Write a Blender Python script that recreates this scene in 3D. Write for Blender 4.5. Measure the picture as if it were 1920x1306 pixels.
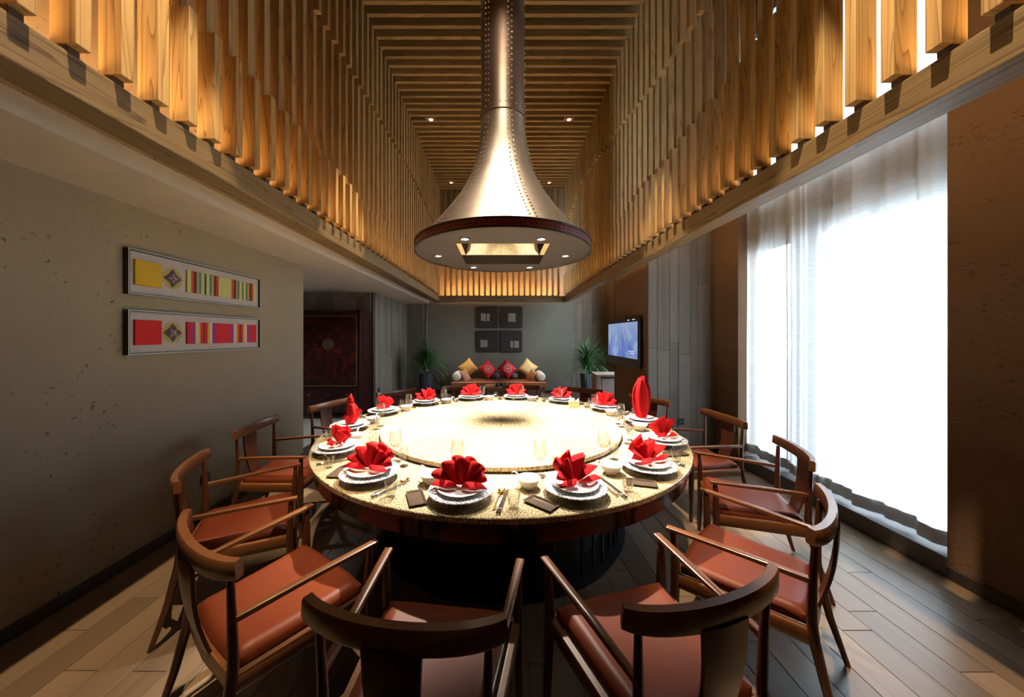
import bpy, bmesh, math, random
from mathutils import Vector, Matrix
random.seed(7)
PI = math.pi
for o in list(bpy.data.objects): bpy.data.objects.remove(o)
SC = bpy.context.scene
COL = SC.collection

# ------------------------------------------------------------------ camera, world, exposure
H = 1.574; F = 617.0; PX = 939.0; PY = 630.0
cam_d = bpy.data.cameras.new('camera'); cam = bpy.data.objects.new('camera', cam_d); COL.objects.link(cam)
cam.location = (0, 0, H); cam.rotation_euler = (PI/2, 0, 0)
cam_d.sensor_width = 36; cam_d.lens = F/1920*36
cam_d.shift_x = (960-PX)/1920; cam_d.shift_y = -(653-PY)/1920
cam_d.clip_start = 0.03; cam_d.clip_end = 200
SC.camera = cam
W = bpy.data.worlds.new('world'); SC.world = W; W.use_nodes = True
bg = W.node_tree.nodes['Background']; bg.inputs[0].default_value = (0.80, 0.90, 1.0, 1); bg.inputs[1].default_value = 11
SC.view_settings.view_transform = 'Standard'; SC.view_settings.look = 'None'
SC.view_settings.gamma = 1; SC.view_settings.use_curve_mapping = False
SC.view_settings.exposure = 0.12
HOOD_W = 820; CEIL_W = 1000; LED_E = 62.0
SC.cycles.max_bounces = 10; SC.cycles.diffuse_bounces = 5; SC.cycles.glossy_bounces = 5
SC.cycles.transparent_max_bounces = 16; SC.cycles.transmission_bounces = 8
SC.cycles.sample_clamp_indirect = 6; SC.cycles.caustics_reflective = False; SC.cycles.caustics_refractive = False
SC.cycles.use_denoising = True

def atp(px, py, Y):
    return Vector(((px-PX)/F*Y, Y, H-(py-PY)/F*Y))
def spot(loc, watts, ang, blend, color=(1, .86, .68), r=.03, tgt=None, name='spot_lamp'):
    l = bpy.data.lights.new(name, 'SPOT'); l.energy = watts; l.spot_size = math.radians(ang); l.spot_blend = blend
    l.color = color; l.shadow_soft_size = r
    o = bpy.data.objects.new(name, l); COL.objects.link(o); o.location = loc
    d = (Vector(tgt)-Vector(loc)) if tgt else Vector((0, 0, -1))
    o.rotation_euler = d.to_track_quat('-Z', 'Y').to_euler()
    return o
TX, TY, TZ = 0.0, 2.97, 0.76          # table centre and top
CEIL_LIGHTS = [(sx, y) for y in (1.02, 3.38) for sx in (-.76, .80)]+[(sx, y) for y in (5.74, 8.10) for sx in (-1.22, 1.19)]
ZC = 5.354
for (x, y) in CEIL_LIGHTS:
    sg = 1 if x > 0 else -1
    if y < 2: spot((x, y, ZC-.014), 1150, 28, .35, (1, .74, .45), .02, (sg*1.85, 1.6, 0))
    elif y < 4: spot((x, y, ZC-.014), 1100, 24, .4, (1, .76, .48), .02, (sg*1.75, y, 0))
    elif y < 8: spot((x, y, ZC-.014), CEIL_W, 26, .6, (1, .76, .48), .02, (x*.6, y, 0))
    else: spot((x, y, ZC-.014), 600, 24, .6, (1, .82, .6), .02, (x*.8, y-.1, 0))
for sx in (-.3, .34): spot((sx, 2.42, ZC-.03), 420, 30, .7, (1, .90, .76), .05)   # unseen pair added to put a highlight on the flare, no fixtures
spot((.05, .25, ZC-.06), 260, 34, .6, (1, .88, .72), .05, (0, 3.0, 3.35))   # unseen lamp added above the camera for the hood's central highlight
HOOD_SPOTS = [(-.275, 2.52), (.31, 2.52), (-.58, 3.05), (.60, 3.05), (-.295, 3.56), (.31, 3.56)]
for (x, y) in HOOD_SPOTS:
    dx, dy = x-TX, y-3.03
    spot((x, y, 2.312), HOOD_W, 65 if abs(dx) < .5 else 55, .85, (1, .90, .77), .02, (x+dx*.5, y+dy*.5, .8))

# ------------------------------------------------------------------ mesh helpers
class MB:
    def __init__(s): s.v = []; s.f = []; s.mi = []
    def add(s, v, f, m=0):
        b = len(s.v); s.v += [tuple(p) for p in v]; s.f += [tuple(i+b for i in q) for q in f]; s.mi += [m]*len(f); return s
    def box(s, x0, y0, z0, x1, y1, z1, m=0):
        return s.add([(x0,y0,z0),(x1,y0,z0),(x1,y1,z0),(x0,y1,z0),(x0,y0,z1),(x1,y0,z1),(x1,y1,z1),(x0,y1,z1)],
                     [(0,3,2,1),(4,5,6,7),(0,1,5,4),(1,2,6,5),(2,3,7,6),(3,0,4,7)], m)
    def lathe(s, prof, seg=32, m=0, a0=0, a1=2*PI, c=(0,0,0)):
        full = abs(a1-a0-2*PI) < 1e-6; n = seg if full else seg+1; v = []; f = []
        for r, z in prof:
            for i in range(n):
                a = a0+(a1-a0)*i/seg; v.append((c[0]+r*math.cos(a), c[1]+r*math.sin(a), c[2]+z))
        for j in range(len(prof)-1):
            for i in range(seg):
                k = (i+1) % n if full else i+1
                f.append((j*n+i, j*n+k, (j+1)*n+k, (j+1)*n+i))
        return s.add(v, f, m)
    def sweep(s, pts, secs, m=0, up=(0,0,1), rnd=False, seg=8, cap=True):
        """pts path; secs list of (w,h): w across, h along 'up'"""
        pts = [Vector(p) for p in pts]; n = len(pts); v = []; f = []
        if rnd: shape = [(math.cos(2*PI*i/seg)*.5, math.sin(2*PI*i/seg)*.5) for i in range(seg)]
        else:
            c = .36; shape = [(.5,-c),(.5,c),(c,.5),(-c,.5),(-.5,c),(-.5,-c),(-c,-.5),(c,-.5)]
        k = len(shape)
        for i, p in enumerate(pts):
            t = (pts[min(i+1,n-1)]-pts[max(i-1,0)]).normalized()
            u = Vector(up); sd = t.cross(u)
            if sd.length < 1e-4: sd = t.cross(Vector((0,1,0)))
            sd.normalize(); uu = sd.cross(t).normalized()
            w, h = secs[i] if isinstance(secs, list) else secs
            for a, b in shape: v.append(p+sd*(a*w)+uu*(b*h))
        for i in range(n-1):
            for j in range(k):
                f.append((i*k+j, i*k+(j+1)%k, (i+1)*k+(j+1)%k, (i+1)*k+j))
        if cap: f.append(tuple(range(k))[::-1]); f.append(tuple((n-1)*k+j for j in range(k)))
        return s.add(v, f, m)
    def grid(s, fn, nu, nv, m=0):
        v = [fn(i/nu, j/nv) for j in range(nv+1) for i in range(nu+1)]
        f = [(j*(nu+1)+i, j*(nu+1)+i+1, (j+1)*(nu+1)+i+1, (j+1)*(nu+1)+i) for j in range(nv) for i in range(nu)]
        return s.add(v, f, m)
    def mesh(s, name, mats, smooth=False, fixn=False):
        me = bpy.data.meshes.new(name); me.from_pydata(s.v, [], s.f)
        mats = mats if isinstance(mats, (list, tuple)) else [mats]
        for m in mats: me.materials.append(m)
        if len(mats) > 1: me.polygons.foreach_set('material_index', s.mi)
        if fixn:
            b = bmesh.new(); b.from_mesh(me); bmesh.ops.remove_doubles(b, verts=b.verts, dist=1e-5)
            bmesh.ops.recalc_face_normals(b, faces=b.faces); b.to_mesh(me); b.free()
        if smooth:
            me.polygons.foreach_set('use_smooth', [True]*len(me.polygons))
            if smooth != 'all': me.set_sharp_from_angle(angle=math.radians(smooth if smooth is not True else 35))
        me.update(); return me
    def obj(s, name, mats, parent=None, smooth=False, fixn=False, loc=None):
        return link(name, s.mesh(name, mats, smooth, fixn), parent, loc)
def link(name, me, parent=None, loc=None):
    o = bpy.data.objects.new(name, me); COL.objects.link(o)
    if parent: o.parent = parent
    if loc: o.location = loc
    return o
def tag(o, label=None, cat=None, group=None, kind=None):
    if label: o['label'] = label
    if cat: o['category'] = cat
    if group: o['group'] = group
    if kind: o['kind'] = kind
    return o
def empty(name, loc=(0,0,0), rz=0, label=None, cat=None, group=None, kind=None):
    o = bpy.data.objects.new(name, None); COL.objects.link(o); o.location = loc; o.rotation_euler = (0,0,rz)
    o.empty_display_size = .1
    return tag(o, label, cat, group, kind)
KIDS = {}
def copy_tree(o, loc=None, rz=None, label=None, parent=None):
    c = o.copy(); COL.objects.link(c)
    if parent: c.parent = parent
    if loc is not None: c.location = loc
    if rz is not None: c.rotation_euler = (0,0,rz)
    if label: c['label'] = label
    if o.name not in KIDS: KIDS[o.name] = list(o.children)
    for ch in KIDS[o.name]: copy_tree(ch, parent=c)
    return c
def bevel(o, w=.004, seg=2):
    m = o.modifiers.new('bevel', 'BEVEL'); m.width = w; m.segments = seg; m.limit_method = 'ANGLE'; return o
def bbox_mb(x0,y0,z0,x1,y1,z1,b=.003):
    """box with chamfered vertical+horizontal edges (cheap)"""
    mb = MB(); bm = bmesh.new()
    bmesh.ops.create_cube(bm, size=1)
    for v in bm.verts: v.co = Vector(((x0+x1)/2+v.co.x*(x1-x0), (y0+y1)/2+v.co.y*(y1-y0), (z0+z1)/2+v.co.z*(z1-z0)))
    bmesh.ops.bevel(bm, geom=list(bm.edges), offset=b, segments=1, affect='EDGES')
    bm.verts.ensure_lookup_table()
    mb.add([v.co.copy() for v in bm.verts], [[v.index for v in f.verts] for f in bm.faces]); bm.free(); return mb

# ------------------------------------------------------------------ materials
def mat(name):
    m = bpy.data.materials.new(name); m.use_nodes = True; nt = m.node_tree
    return m, nt, nt.nodes['Principled BSDF']
def setp(b, **k):
    names = dict(col='Base Color', rough='Roughness', metal='Metallic', coat='Coat Weight', coatr='Coat Roughness',
                 spec='Specular IOR Level', trans='Transmission Weight', ior='IOR', sheen='Sheen Weight')
    for a, v in k.items():
        i = b.inputs[names[a]]; i.default_value = (*v, 1) if isinstance(v, tuple) and len(v) == 3 else v
def N(nt, t, **k):
    n = nt.nodes.new(t)
    for a, v in k.items(): setattr(n, a, v)
    return n
def L(nt, a, b): nt.links.new(a, b)
def ramp(nt, src, stops, interp='LINEAR'):
    r = N(nt, 'ShaderNodeValToRGB'); r.color_ramp.interpolation = interp; e = r.color_ramp.elements
    while len(e) < len(stops): e.new(.5)
    for q, (p, c) in zip(e, stops): q.position = p; q.color = (*c, 1) if len(c) == 3 else c
    L(nt, src, r.inputs[0]); return r.outputs[0]
def coords(nt, scale=(1,1,1), rnd=False, kind='Object'):
    tc = N(nt, 'ShaderNodeTexCoord'); src = tc.outputs[kind]
    if rnd:
        oi = N(nt, 'ShaderNodeObjectInfo'); m = N(nt, 'ShaderNodeMath', operation='MULTIPLY'); m.inputs[1].default_value = 37.0
        L(nt, oi.outputs['Random'], m.inputs[0])
        ad = N(nt, 'ShaderNodeVectorMath', operation='ADD'); L(nt, src, ad.inputs[0]); L(nt, m.outputs[0], ad.inputs[1]); src = ad.outputs[0]
    mp = N(nt, 'ShaderNodeMapping'); mp.inputs['Scale'].default_value = scale; L(nt, src, mp.inputs[0]); return mp.outputs[0]
def noise(nt, vec, scale, detail=4, rough=.5, dist=0):
    n = N(nt, 'ShaderNodeTexNoise'); n.inputs['Scale'].default_value = scale; n.inputs['Detail'].default_value = detail
    n.inputs['Roughness'].default_value = rough; n.inputs['Distortion'].default_value = dist; L(nt, vec, n.inputs['Vector']); return n.outputs['Fac']
def mixc(nt, fac, a, b, mode='MIX'):
    m = N(nt, 'ShaderNodeMix', data_type='RGBA', blend_type=mode)
    for s, v in ((m.inputs[0], fac), (m.inputs[6], a), (m.inputs[7], b)):
        if hasattr(v, 'is_output'): L(nt, v, s)
        elif isinstance(v, tuple): s.default_value = (*v, 1)
        else: s.default_value = v
    return m.outputs[2]
def bump(nt, b, h, strength=.3, dist=.01):
    n = N(nt, 'ShaderNodeBump'); n.inputs['Strength'].default_value = strength; n.inputs['Distance'].default_value = dist
    L(nt, h, n.inputs['Height']); L(nt, n.outputs[0], b.inputs['Normal'])
def plain(name, col, rough=.5, metal=0, **k):
    m, nt, b = mat(name); setp(b, col=col, rough=rough, metal=metal, **k)
    nz = noise(nt, coords(nt, rnd=True), 6, 3)
    c = mixc(nt, nz, tuple(x*.88 for x in col), tuple(min(1, x*1.1) for x in col)); L(nt, c, b.inputs['Base Color']); return m
def wood(name, light, dark, along='Z', rough=.5, lines=1.0, coat=0, rs=1.0, vary=.12, ring=9.0, bmp=.15):
    m, nt, b = mat(name)
    s = {'Z': (1,1,.045), 'X': (.045,1,1), 'Y': (1,.045,1)}[along]
    v = coords(nt, s, True)
    ns = noise(nt, v, 2.2*rs, 3, .5)
    # ring-like bands : fract of distorted noise
    mm = N(nt, 'ShaderNodeMath', operation='MULTIPLY'); mm.inputs[1].default_value = ring; L(nt, ns, mm.inputs[0])
    fr = N(nt, 'ShaderNodeMath', operation='FRACT'); L(nt, mm.outputs[0], fr.inputs[0])
    line = ramp(nt, fr.outputs[0], [(0,(.0,.0,.0)), (.45,(.06,.06,.06)), (.80,(.38*lines,)*3), (.92,(.95*lines,)*3), (.97,(0,0,0))])
    s2 = {'Z': (1,1,.02), 'X': (.02,1,1), 'Y': (1,.02,1)}[along]
    fine = noise(nt, coords(nt, s2, True), 110, 3, .6)
    c1 = mixc(nt, fine, tuple(x*.82 for x in light), tuple(min(1,x*1.15) for x in light))
    c2 = mixc(nt, line, c1, dark)
    oi = N(nt, 'ShaderNodeObjectInfo'); hv = N(nt, 'ShaderNodeHueSaturation')
    mr = N(nt, 'ShaderNodeMapRange'); L(nt, oi.outputs['Random'], mr.inputs[0]); mr.inputs[3].default_value = 1-vary; mr.inputs[4].default_value = 1+vary
    L(nt, mr.outputs[0], hv.inputs['Value']); L(nt, c2, hv.inputs['Color']); L(nt, hv.outputs[0], b.inputs['Base Color'])
    setp(b, rough=rough, coat=coat, coatr=.15); bump(nt, b, fine, bmp, .002); return m
def plaster(name, col, pit=.25, stretch=(1,1,1), seamy=0, rough=.85, pscale=7):
    m, nt, b = mat(name); v = coords(nt, stretch)
    big = noise(nt, coords(nt), .9, 5, .6); c = mixc(nt, big, tuple(x*.82 for x in col), tuple(x*1.14 for x in col))
    vo = noise(nt, v, pscale*6, 3, .65); region = noise(nt, v, pscale*.35, 3, .6)
    p1 = ramp(nt, vo, [(0,(1,1,1)), (.30+pit*.12,(1,1,1)), (.34+pit*.12,(0,0,0)), (1,(0,0,0))])
    p2 = ramp(nt, region, [(0,(0,0,0)), (.46,(0,0,0)), (.60,(1,1,1)), (1,(1,1,1))])
    pm = N(nt, 'ShaderNodeMath', operation='MULTIPLY'); L(nt, p1, pm.inputs[0]); L(nt, p2, pm.inputs[1])
    c = mixc(nt, pm.outputs[0], c, tuple(x*.35 for x in col)); L(nt, c, b.inputs['Base Color'])
    sb = N(nt, 'ShaderNodeMath', operation='SUBTRACT'); L(nt, noise(nt, v, 40, 4, .6), sb.inputs[0]); L(nt, pm.outputs[0], sb.inputs[1])
    setp(b, rough=rough, spec=.3); bump(nt, b, sb.outputs[0], .35, .006); return m
def granite(name, tint=(1,1,1)):
    m, nt, b = mat(name); v = coords(nt)
    n1 = noise(nt, v, 150, 2, .6)
    c = ramp(nt, n1, [(0,(.03,.025,.02)), (.39,(.05,.04,.03)), (.44,(.30,.22,.11)), (.53,(.46,.35,.18)), (.60,(.66,.56,.37)), (1,(.80,.72,.55))])
    n2 = noise(nt, v, 310, 2, .5)
    c = mixc(nt, ramp(nt, n2, [(0,(1,1,1)), (.35,(1,1,1)), (.40,(0,0,0)), (1,(0,0,0))]), c, (.05,.045,.04))
    L(nt, c, b.inputs['Base Color']); setp(b, rough=.16, coat=.4, coatr=.08); return m
def thin_glass(name, tint=(1,1,1), edge=.8, base=.11):
    m = bpy.data.materials.new(name); m.use_nodes = True; nt = m.node_tree; nt.nodes.clear()
    out = N(nt, 'ShaderNodeOutputMaterial'); tr = N(nt, 'ShaderNodeBsdfTransparent'); gl = N(nt, 'ShaderNodeBsdfGlossy')
    tr.inputs[0].default_value = (*tint, 1); gl.inputs['Roughness'].default_value = .02
    lw = N(nt, 'ShaderNodeLayerWeight'); lw.inputs[0].default_value = .35
    r = ramp(nt, lw.outputs['Facing'], [(0,(base,)*3), (.5,(base*1.8,)*3), (1,(edge,)*3)])
    # silhouettes darken a little as thick glass does
    tc = ramp(nt, lw.outputs['Facing'], [(0,tuple(x*.97 for x in tint)), (.4,tuple(x*.90 for x in tint)), (.75,tuple(x*.62 for x in tint)), (1,tuple(x*.2 for x in tint))] if edge > .5 else [(0,tint), (1,tuple(x*.7 for x in tint))])
    L(nt, tc, tr.inputs[0])
    mx = N(nt, 'ShaderNodeMixShader'); L(nt, r, mx.inputs[0]); L(nt, tr.outputs[0], mx.inputs[1]); L(nt, gl.outputs[0], mx.inputs[2]); L(nt, mx.outputs[0], out.inputs[0])
    return m
def emit(name, col, s):
    m = bpy.data.materials.new(name); m.use_nodes = True; nt = m.node_tree; nt.nodes.clear()
    out = N(nt, 'ShaderNodeOutputMaterial'); e = N(nt, 'ShaderNodeEmission'); e.inputs[0].default_value = (*col, 1); e.inputs[1].default_value = s
    L(nt, e.outputs[0], out.inputs[0]); return m

M = {}
M['slat'] = wood('slat_wood', (.50,.32,.125), (.19,.10,.032), 'Z', .5, .9, vary=.14, rs=2.6, ring=22)
M['beam'] = wood('beam_wood', (.20,.137,.065), (.06,.036,.017), 'Y', .5, 1.0, vary=.0, ring=24, rs=2.2)
M['beamx'] = wood('beam_wood_across', (.20,.137,.065), (.06,.036,.017), 'X', .5, 1.0, vary=0, ring=24, rs=2.2)
M['block'] = plain('spacer_dark_wood', (.06,.04,.025), .7)
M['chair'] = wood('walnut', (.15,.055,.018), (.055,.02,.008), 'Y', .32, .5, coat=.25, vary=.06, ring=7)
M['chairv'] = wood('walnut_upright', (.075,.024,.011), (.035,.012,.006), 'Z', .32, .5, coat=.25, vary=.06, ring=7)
def leather():
    m, nt, b = mat('chestnut_leather'); v = coords(nt, rnd=True)
    c = mixc(nt, noise(nt, v, 4, 4), (.105,.021,.007), (.138,.029,.010)); L(nt, c, b.inputs['Base Color'])
    setp(b, rough=.45, spec=.22); bump(nt, b, noise(nt, v, 220, 2), .12, .001); return m
M['leather'] = leather()
M['floor'] = wood('floor_oak', (.20,.138,.088), (.10,.068,.044), 'Y', .29, .45, vary=.28, ring=6, bmp=.3)
M['subfloor'] = plain('floor_underlay', (.05,.045,.04), .9)
M['tile'] = plain('hall_tile', (.62,.61,.58), .2)
M['plank'] = wood('grey_wall_board', (.19,.16,.13), (.10,.08,.065), 'Z', .6, .4, vary=.22, ring=5)
M['wall_l'] = plaster('greige_plaster', (.27,.222,.152), .12, pscale=5)
M['wall_b'] = plaster('grey_green_plaster', (.20,.20,.165), .1, pscale=5)
M['wall_r'] = plaster('rammed_earth', (.19,.115,.068), .55, (1,.45,1.6), pscale=9)
M['wall_u'] = plaster('upper_rough_plaster', (.38,.28,.19), .6, (1,1,1), pscale=8)
M['soffit'] = plain('ceiling_paint', (.74,.68,.59), .75)
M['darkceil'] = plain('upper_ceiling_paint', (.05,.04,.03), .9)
M['skirt'] = plain('dark_skirting', (.035,.03,.027), .5)
M['concrete'] = plaster('sill_concrete', (.16,.16,.165), .1)
M['granite'] = granite('speckled_granite')
M['apron'] = plain('dark_bronze_lacquer', (.035,.016,.011), .16, .4)
M['black'] = plain('black_iron', (.015,.015,.016), .45, .3)
M['drum'] = plain('black_drum', (.012,.012,.013), .5)
M['porcelain'] = plain('white_porcelain', (.85,.84,.82), .12)
M['gold'] = plain('gold_metal', (.72,.50,.20), .2, 1)
M['steel'] = plain('brushed_steel', (.6,.6,.58), .3, 1)
M['ebony'] = plain('ebony_stick', (.03,.02,.018), .3)
M['tray'] = plain('smoked_tray', (.07,.05,.035), .15)
M['white'] = plain('white_paper', (.8,.79,.76), .7)
M['red'] = plain('red_cloth', (.42,.004,.006), .8, spec=.15)
M['glass'] = thin_glass('clear_glass')
M['pane'] = thin_glass('window_glass', (.96,.98,.98), .3, .04)
M['trimm'] = plain('satin_metal_trim', (.45,.43,.40), .35, .8)
M['blackp'] = plain('black_paint', (.012,.012,.012), .4)
M['silver'] = plain('pale_metal_edge', (.42,.44,.38), .5, .3)
M['mount'] = plain('linen_mount', (.47,.42,.38), .9)
M['dish'] = None
def speck():
    m, nt, b = mat('speckled_charger'); v = coords(nt)
    n1 = noise(nt, v, 105, 2, .6)
    c = ramp(nt, n1, [(0,(.05,.06,.08)), (.43,(.10,.11,.13)), (.52,(.62,.62,.62)), (1,(.80,.80,.79))]); L(nt, c, b.inputs['Base Color']); setp(b, rough=.15); return m
M['charger'] = speck()

# ================================================================== SETTING
XL = -2.545; XR = 2.913; YB = 9.12; Y0 = -1.6; ZS = 2.476; XU = -1.979; ZT = 5.62
def struct(name, mb, m, label=None, parent=None):
    o = mb.obj(name, m, parent); 
    if not parent: o['kind'] = 'structure'
    if label: o['label'] = label
    return o
# floor: base slab + individual oak planks
fl = struct('floor', MB().box(XL-.25, Y0-.2, -.12, XR+.6, YB+.1, -.006), M['subfloor'], 'grey-brown oak plank floor running away from the camera')
rw = .162; nrow = int((XR-XL)/rw)+1; cnt = 0
for i in range(nrow):
    x0 = XL+i*rw; x1 = min(x0+rw, XR); y = .35 - random.random()*1.2
    while y < YB:
        ln = random.choice((1.5, 1.7, 1.9)); y1 = min(y+ln, YB)
        ya = max(y, .55)
        if y1 > .7:
            dz = random.uniform(-.0012, 0)
            mb = MB(); g = .0012
            xa, xb, yb = x0+g, x1-g, y1-g; ya += g; c = .0015; zt = dz
            mb.add([(xa,ya,-.006),(xb,ya,-.006),(xb,yb,-.006),(xa,yb,-.006),(xa,ya,zt-c),(xb,ya,zt-c),(xb,yb,zt-c),(xa,yb,zt-c),
                    (xa+c,ya+c,zt),(xb-c,ya+c,zt),(xb-c,yb-c,zt),(xa+c,yb-c,zt)],
                   [(0,1,5,4),(1,2,6,5),(2,3,7,6),(3,0,4,7),(4,5,9,8),(5,6,10,9),(6,7,11,10),(7,4,8,11),(8,9,10,11)])
            mb.obj('plank', M['floor'], fl); cnt += 1
        y = y1
# hall floor of pale tiles
hf = struct('floor_hall', MB().box(-4.9, 2.2, -.12, XL-.2501, 7.0, -.006), M['subfloor'], 'pale stone tile floor of the hall behind the left wall')
for i in range(4):
    for j in range(8):
        xa = -4.9+i*.53; ya = 2.3+j*.6
        bbox_mb(xa+.002, ya+.002, -.006, min(xa+.528, XL-.25), min(ya+.598, 7.0), .0, .0015).obj('tile', M['tile'], hf)
# walls
struct('wall_left', MB().box(XL-.25, Y0, 0, XL, 4.24, ZS), M['wall_l'], 'greige plaster wall on the left')
struct('wall_left_upper', MB().box(XU-.12, Y0, ZS+.1, XU, YB, ZT), M['wall_u'], 'rough plaster upper wall behind the left slats')
struct('ceiling_left', MB().box(-4.95, Y0, ZS, XU, YB, ZS+.1), M['soffit'], 'lowered painted ceiling on the left side')
struct('wall_back', MB().box(-2.05, YB, 0, 1.985, YB+.15, ZT), M['wall_b'], 'grey-green plaster wall at the far end')
struct('wall_back_side', MB().box(-3.0, YB+.03, 0, -2.05, YB+.15, ZT).box(1.985, YB+.03, 0, XR+.3, YB+.15, ZT), M['plank'])
struct('wall_behind', MB().box(-3.0, Y0-.15, 0, XR+.3, Y0, ZT), M['wall_l'])
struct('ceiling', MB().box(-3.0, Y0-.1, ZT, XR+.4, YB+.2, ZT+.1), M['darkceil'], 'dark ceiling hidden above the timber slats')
WY0, WY1 = 2.147, 4.04
struct('wall_right', MB().box(XR, Y0, 0, XR+.34, WY0, ZT), M['wall_r'], 'dark rammed-earth wall at the near right')
struct('wall_right_far', MB().box(XR, WY1, 0, XR+.34, 6.2, ZT).box(XR, 8.25, 0, XR+.34, YB+.1, ZT).box(XR, 6.2, 0, XR+.34, 8.25, .3).box(XR, 6.2, 4.9, XR+.34, 8.25, ZT), M['wall_r'])
XP = 2.006; YP0, YP1 = 4.5, 5.80
struct('wall_pillar', MB().box(XP, YP0+.012, 0, XR, YP1, ZT), M['wall_r'], 'brown plaster pier that carries the television')
# hall enclosure
struct('wall_hall', MB().box(-4.95, 2.2, 0, -4.8, 7.0, ZS).box(-4.95, 2.1, 0, XL-.2, 2.2, ZS).box(-4.95, 6.79, 0, -2.62, 6.9, ZS), M['plank'])
struct('wall_left_far', MB().box(-2.72, 6.80, 0, -2.615, YB+.03, ZS), M['plank'])
# skirtings
def skirt(n, x0,y0,x1,y1,z=.079): return struct(n, bbox_mb(x0,y0,0,x1,y1,z,.003), M['skirt'])
skirt('baseboard_left', XL, Y0, XL+.014, 4.24)
skirt('baseboard_right', XR-.014, Y0, XR, WY0)
skirt('baseboard_right_far', XR-.014, WY1, XR, YP0-.03)
skirt('baseboard_back', -2.05, YB-.014, 1.985, YB)
skirt('baseboard_pillar', XP-.014, YP0, XP, YP1)
# wall boards
def boards(holder, axis, a0, a1, fixed, z0, z1, wlist, th=.014, sgn=-1):
    a = a0; k = 0
    while a < a1-.01:
        w = min(wlist[k % len(wlist)], a1-a); k += 1
        z = z0; first = True
        while z < z1-.02:
            ln = random.uniform(.5, 1.7) if first else random.uniform(1.2, 2.0); first = False
            zb = min(z+ln, z1); g = .0015; t = th+random.uniform(-.002, .002)
            if axis == 'x': mb = bbox_mb(a+g, fixed+sgn*t, z+g, a+w-g, fixed, zb-g, .0018) if sgn < 0 else bbox_mb(a+g, fixed, z+g, a+w-g, fixed+t, zb-g, .0018)
            else:
                f0, f1 = (fixed, fixed+t) if sgn > 0 else (fixed-t, fixed)
                mb = bbox_mb(f0, a+g, z+g, f1, a+w-g, zb-g, .0018)
            mb.obj('board', M['plank'], holder)
            z = zb
        a += w
WB = bpy.data.objects
boards(WB['wall_pillar'], 'x', XP+.002, XR-.002, YP0+.012, 0, 4.6, [.132,.165,.125,.165,.10,.17,.06], .014)
boards(WB['wall_back_side'], 'x', -2.60, -2.052, YB+.03, 0, ZS, [.11,.14,.15,.16], .025)
boards(WB['wall_back_side'], 'x', 1.99, XR, YB+.03, 0, 3.2, [.10,.17,.11,.16,.13], .025)
boards(WB['wall_left_far'], 'y', 6.82, YB, -2.615, 0, ZS, [.16,.14,.165,.13], .014, 1)
boards(WB['wall_hall'], 'x', -4.79, -2.70, 6.79, 0, ZS, [.17,.15,.16,.18], .014)
# metal trims
def trim(i, x0,y0,z0,x1,y1,z1, m='trimm', label=None): return struct('trim_%d' % i, bbox_mb(x0,y0,z0,x1,y1,z1,.001), M[m], label)
trim(1, -2.69,6.765,0,-2.675,6.79,ZS, label='slim metal trim at the hall corner'); trim(2, -2.65,6.78,0,-2.605,6.80,ZS,'skirt'); trim(3, -2.625,6.765,0,-2.612,6.78,ZS)
trim(4, -2.056,YB-.012,0,-2.044,YB+.0,ZS); trim(5, 1.981,YB-.006,0,1.989,YB,ZS+.2)
trim(6, XP-.004,YP1-.03,0,XP+.0,YP1,4.6,'block'); trim(7, XP-.006,YP0-.008,0,XP+.012,YP0+.008,4.6,'block')
# hall door frame glimpsed at left
d1 = empty('door_1', (0,0,0), kind='structure', label='pale framed door deep in the hall')
MB().box(-4.80,5.4,0,-4.74,5.5,2.2).box(-4.80,6.5,0,-4.74,6.6,2.2).box(-4.80,5.4,2.2,-4.74,6.6,2.3).obj('door_frame', M['soffit'], d1)
MB().box(-4.80,5.5,0,-4.77,6.5,2.2).obj('door_panel', M['plank'], d1)

# ------------------------------------------------------------------ windows right
def window(n, y0, y1, z0, z1, mull, label):
    w = empty('window_%d' % n, (0,0,0), kind='structure', label=label); X = XR+.27; fr = MB()
    t = .05
    for a in [y0, y1-t]+[m-t/2 for m in mull]: fr.box(X, a, z0, X+.06, a+t, z1)
    fr.box(X, y0, z0, X+.06, y1, z0+t).box(X, y0, z1-t, X+.06, y1, z1)
    fr.obj('window_frame', M['blackp'], w)
    ys = [y0]+mull+[y1]
    for a, b in zip(ys[:-1], ys[1:]): MB().box(X+.025, a+.02, z0+.04, X+.033, b-.02, z1-.04).obj('pane', M['pane'], w)
struct('wall_window_band', MB().box(XR+.2, WY0-.05, 2.66, XR+.34, WY1+.05, 3.18).box(XR+.24, 3.40, .13, XR+.34, 3.54, 5.25).box(XR+.2, WY0-.05, 5.25, XR+.34, WY1+.05, ZT), M['concrete'])
struct('wall_window_sill', bbox_mb(XR, WY0, 0, XR+.34, WY1, .13, .003), M['concrete'], 'low grey concrete sill under the sheer curtain')
window(1, WY0-.04, 3.36, .13, 2.66, [], 'tall window behind the near half of the sheer curtain')
window(2, 3.56, WY1+.04, .13, 2.66, [], 'tall window behind the far half of the sheer curtain')
window(3, WY0-.04, WY1+.04, 3.18, 5.25, [2.8], 'upper window behind the curtain above the concrete band')
window(4, 6.2, 8.25, .3, 4.9, [7.2], 'window in the far right recess behind the pier')
struct('ground_outside', MB().box(3.4, -12, -.3, 30, 25, -.15), plain('pale_paving', (.45,.45,.43), .9))

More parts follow.
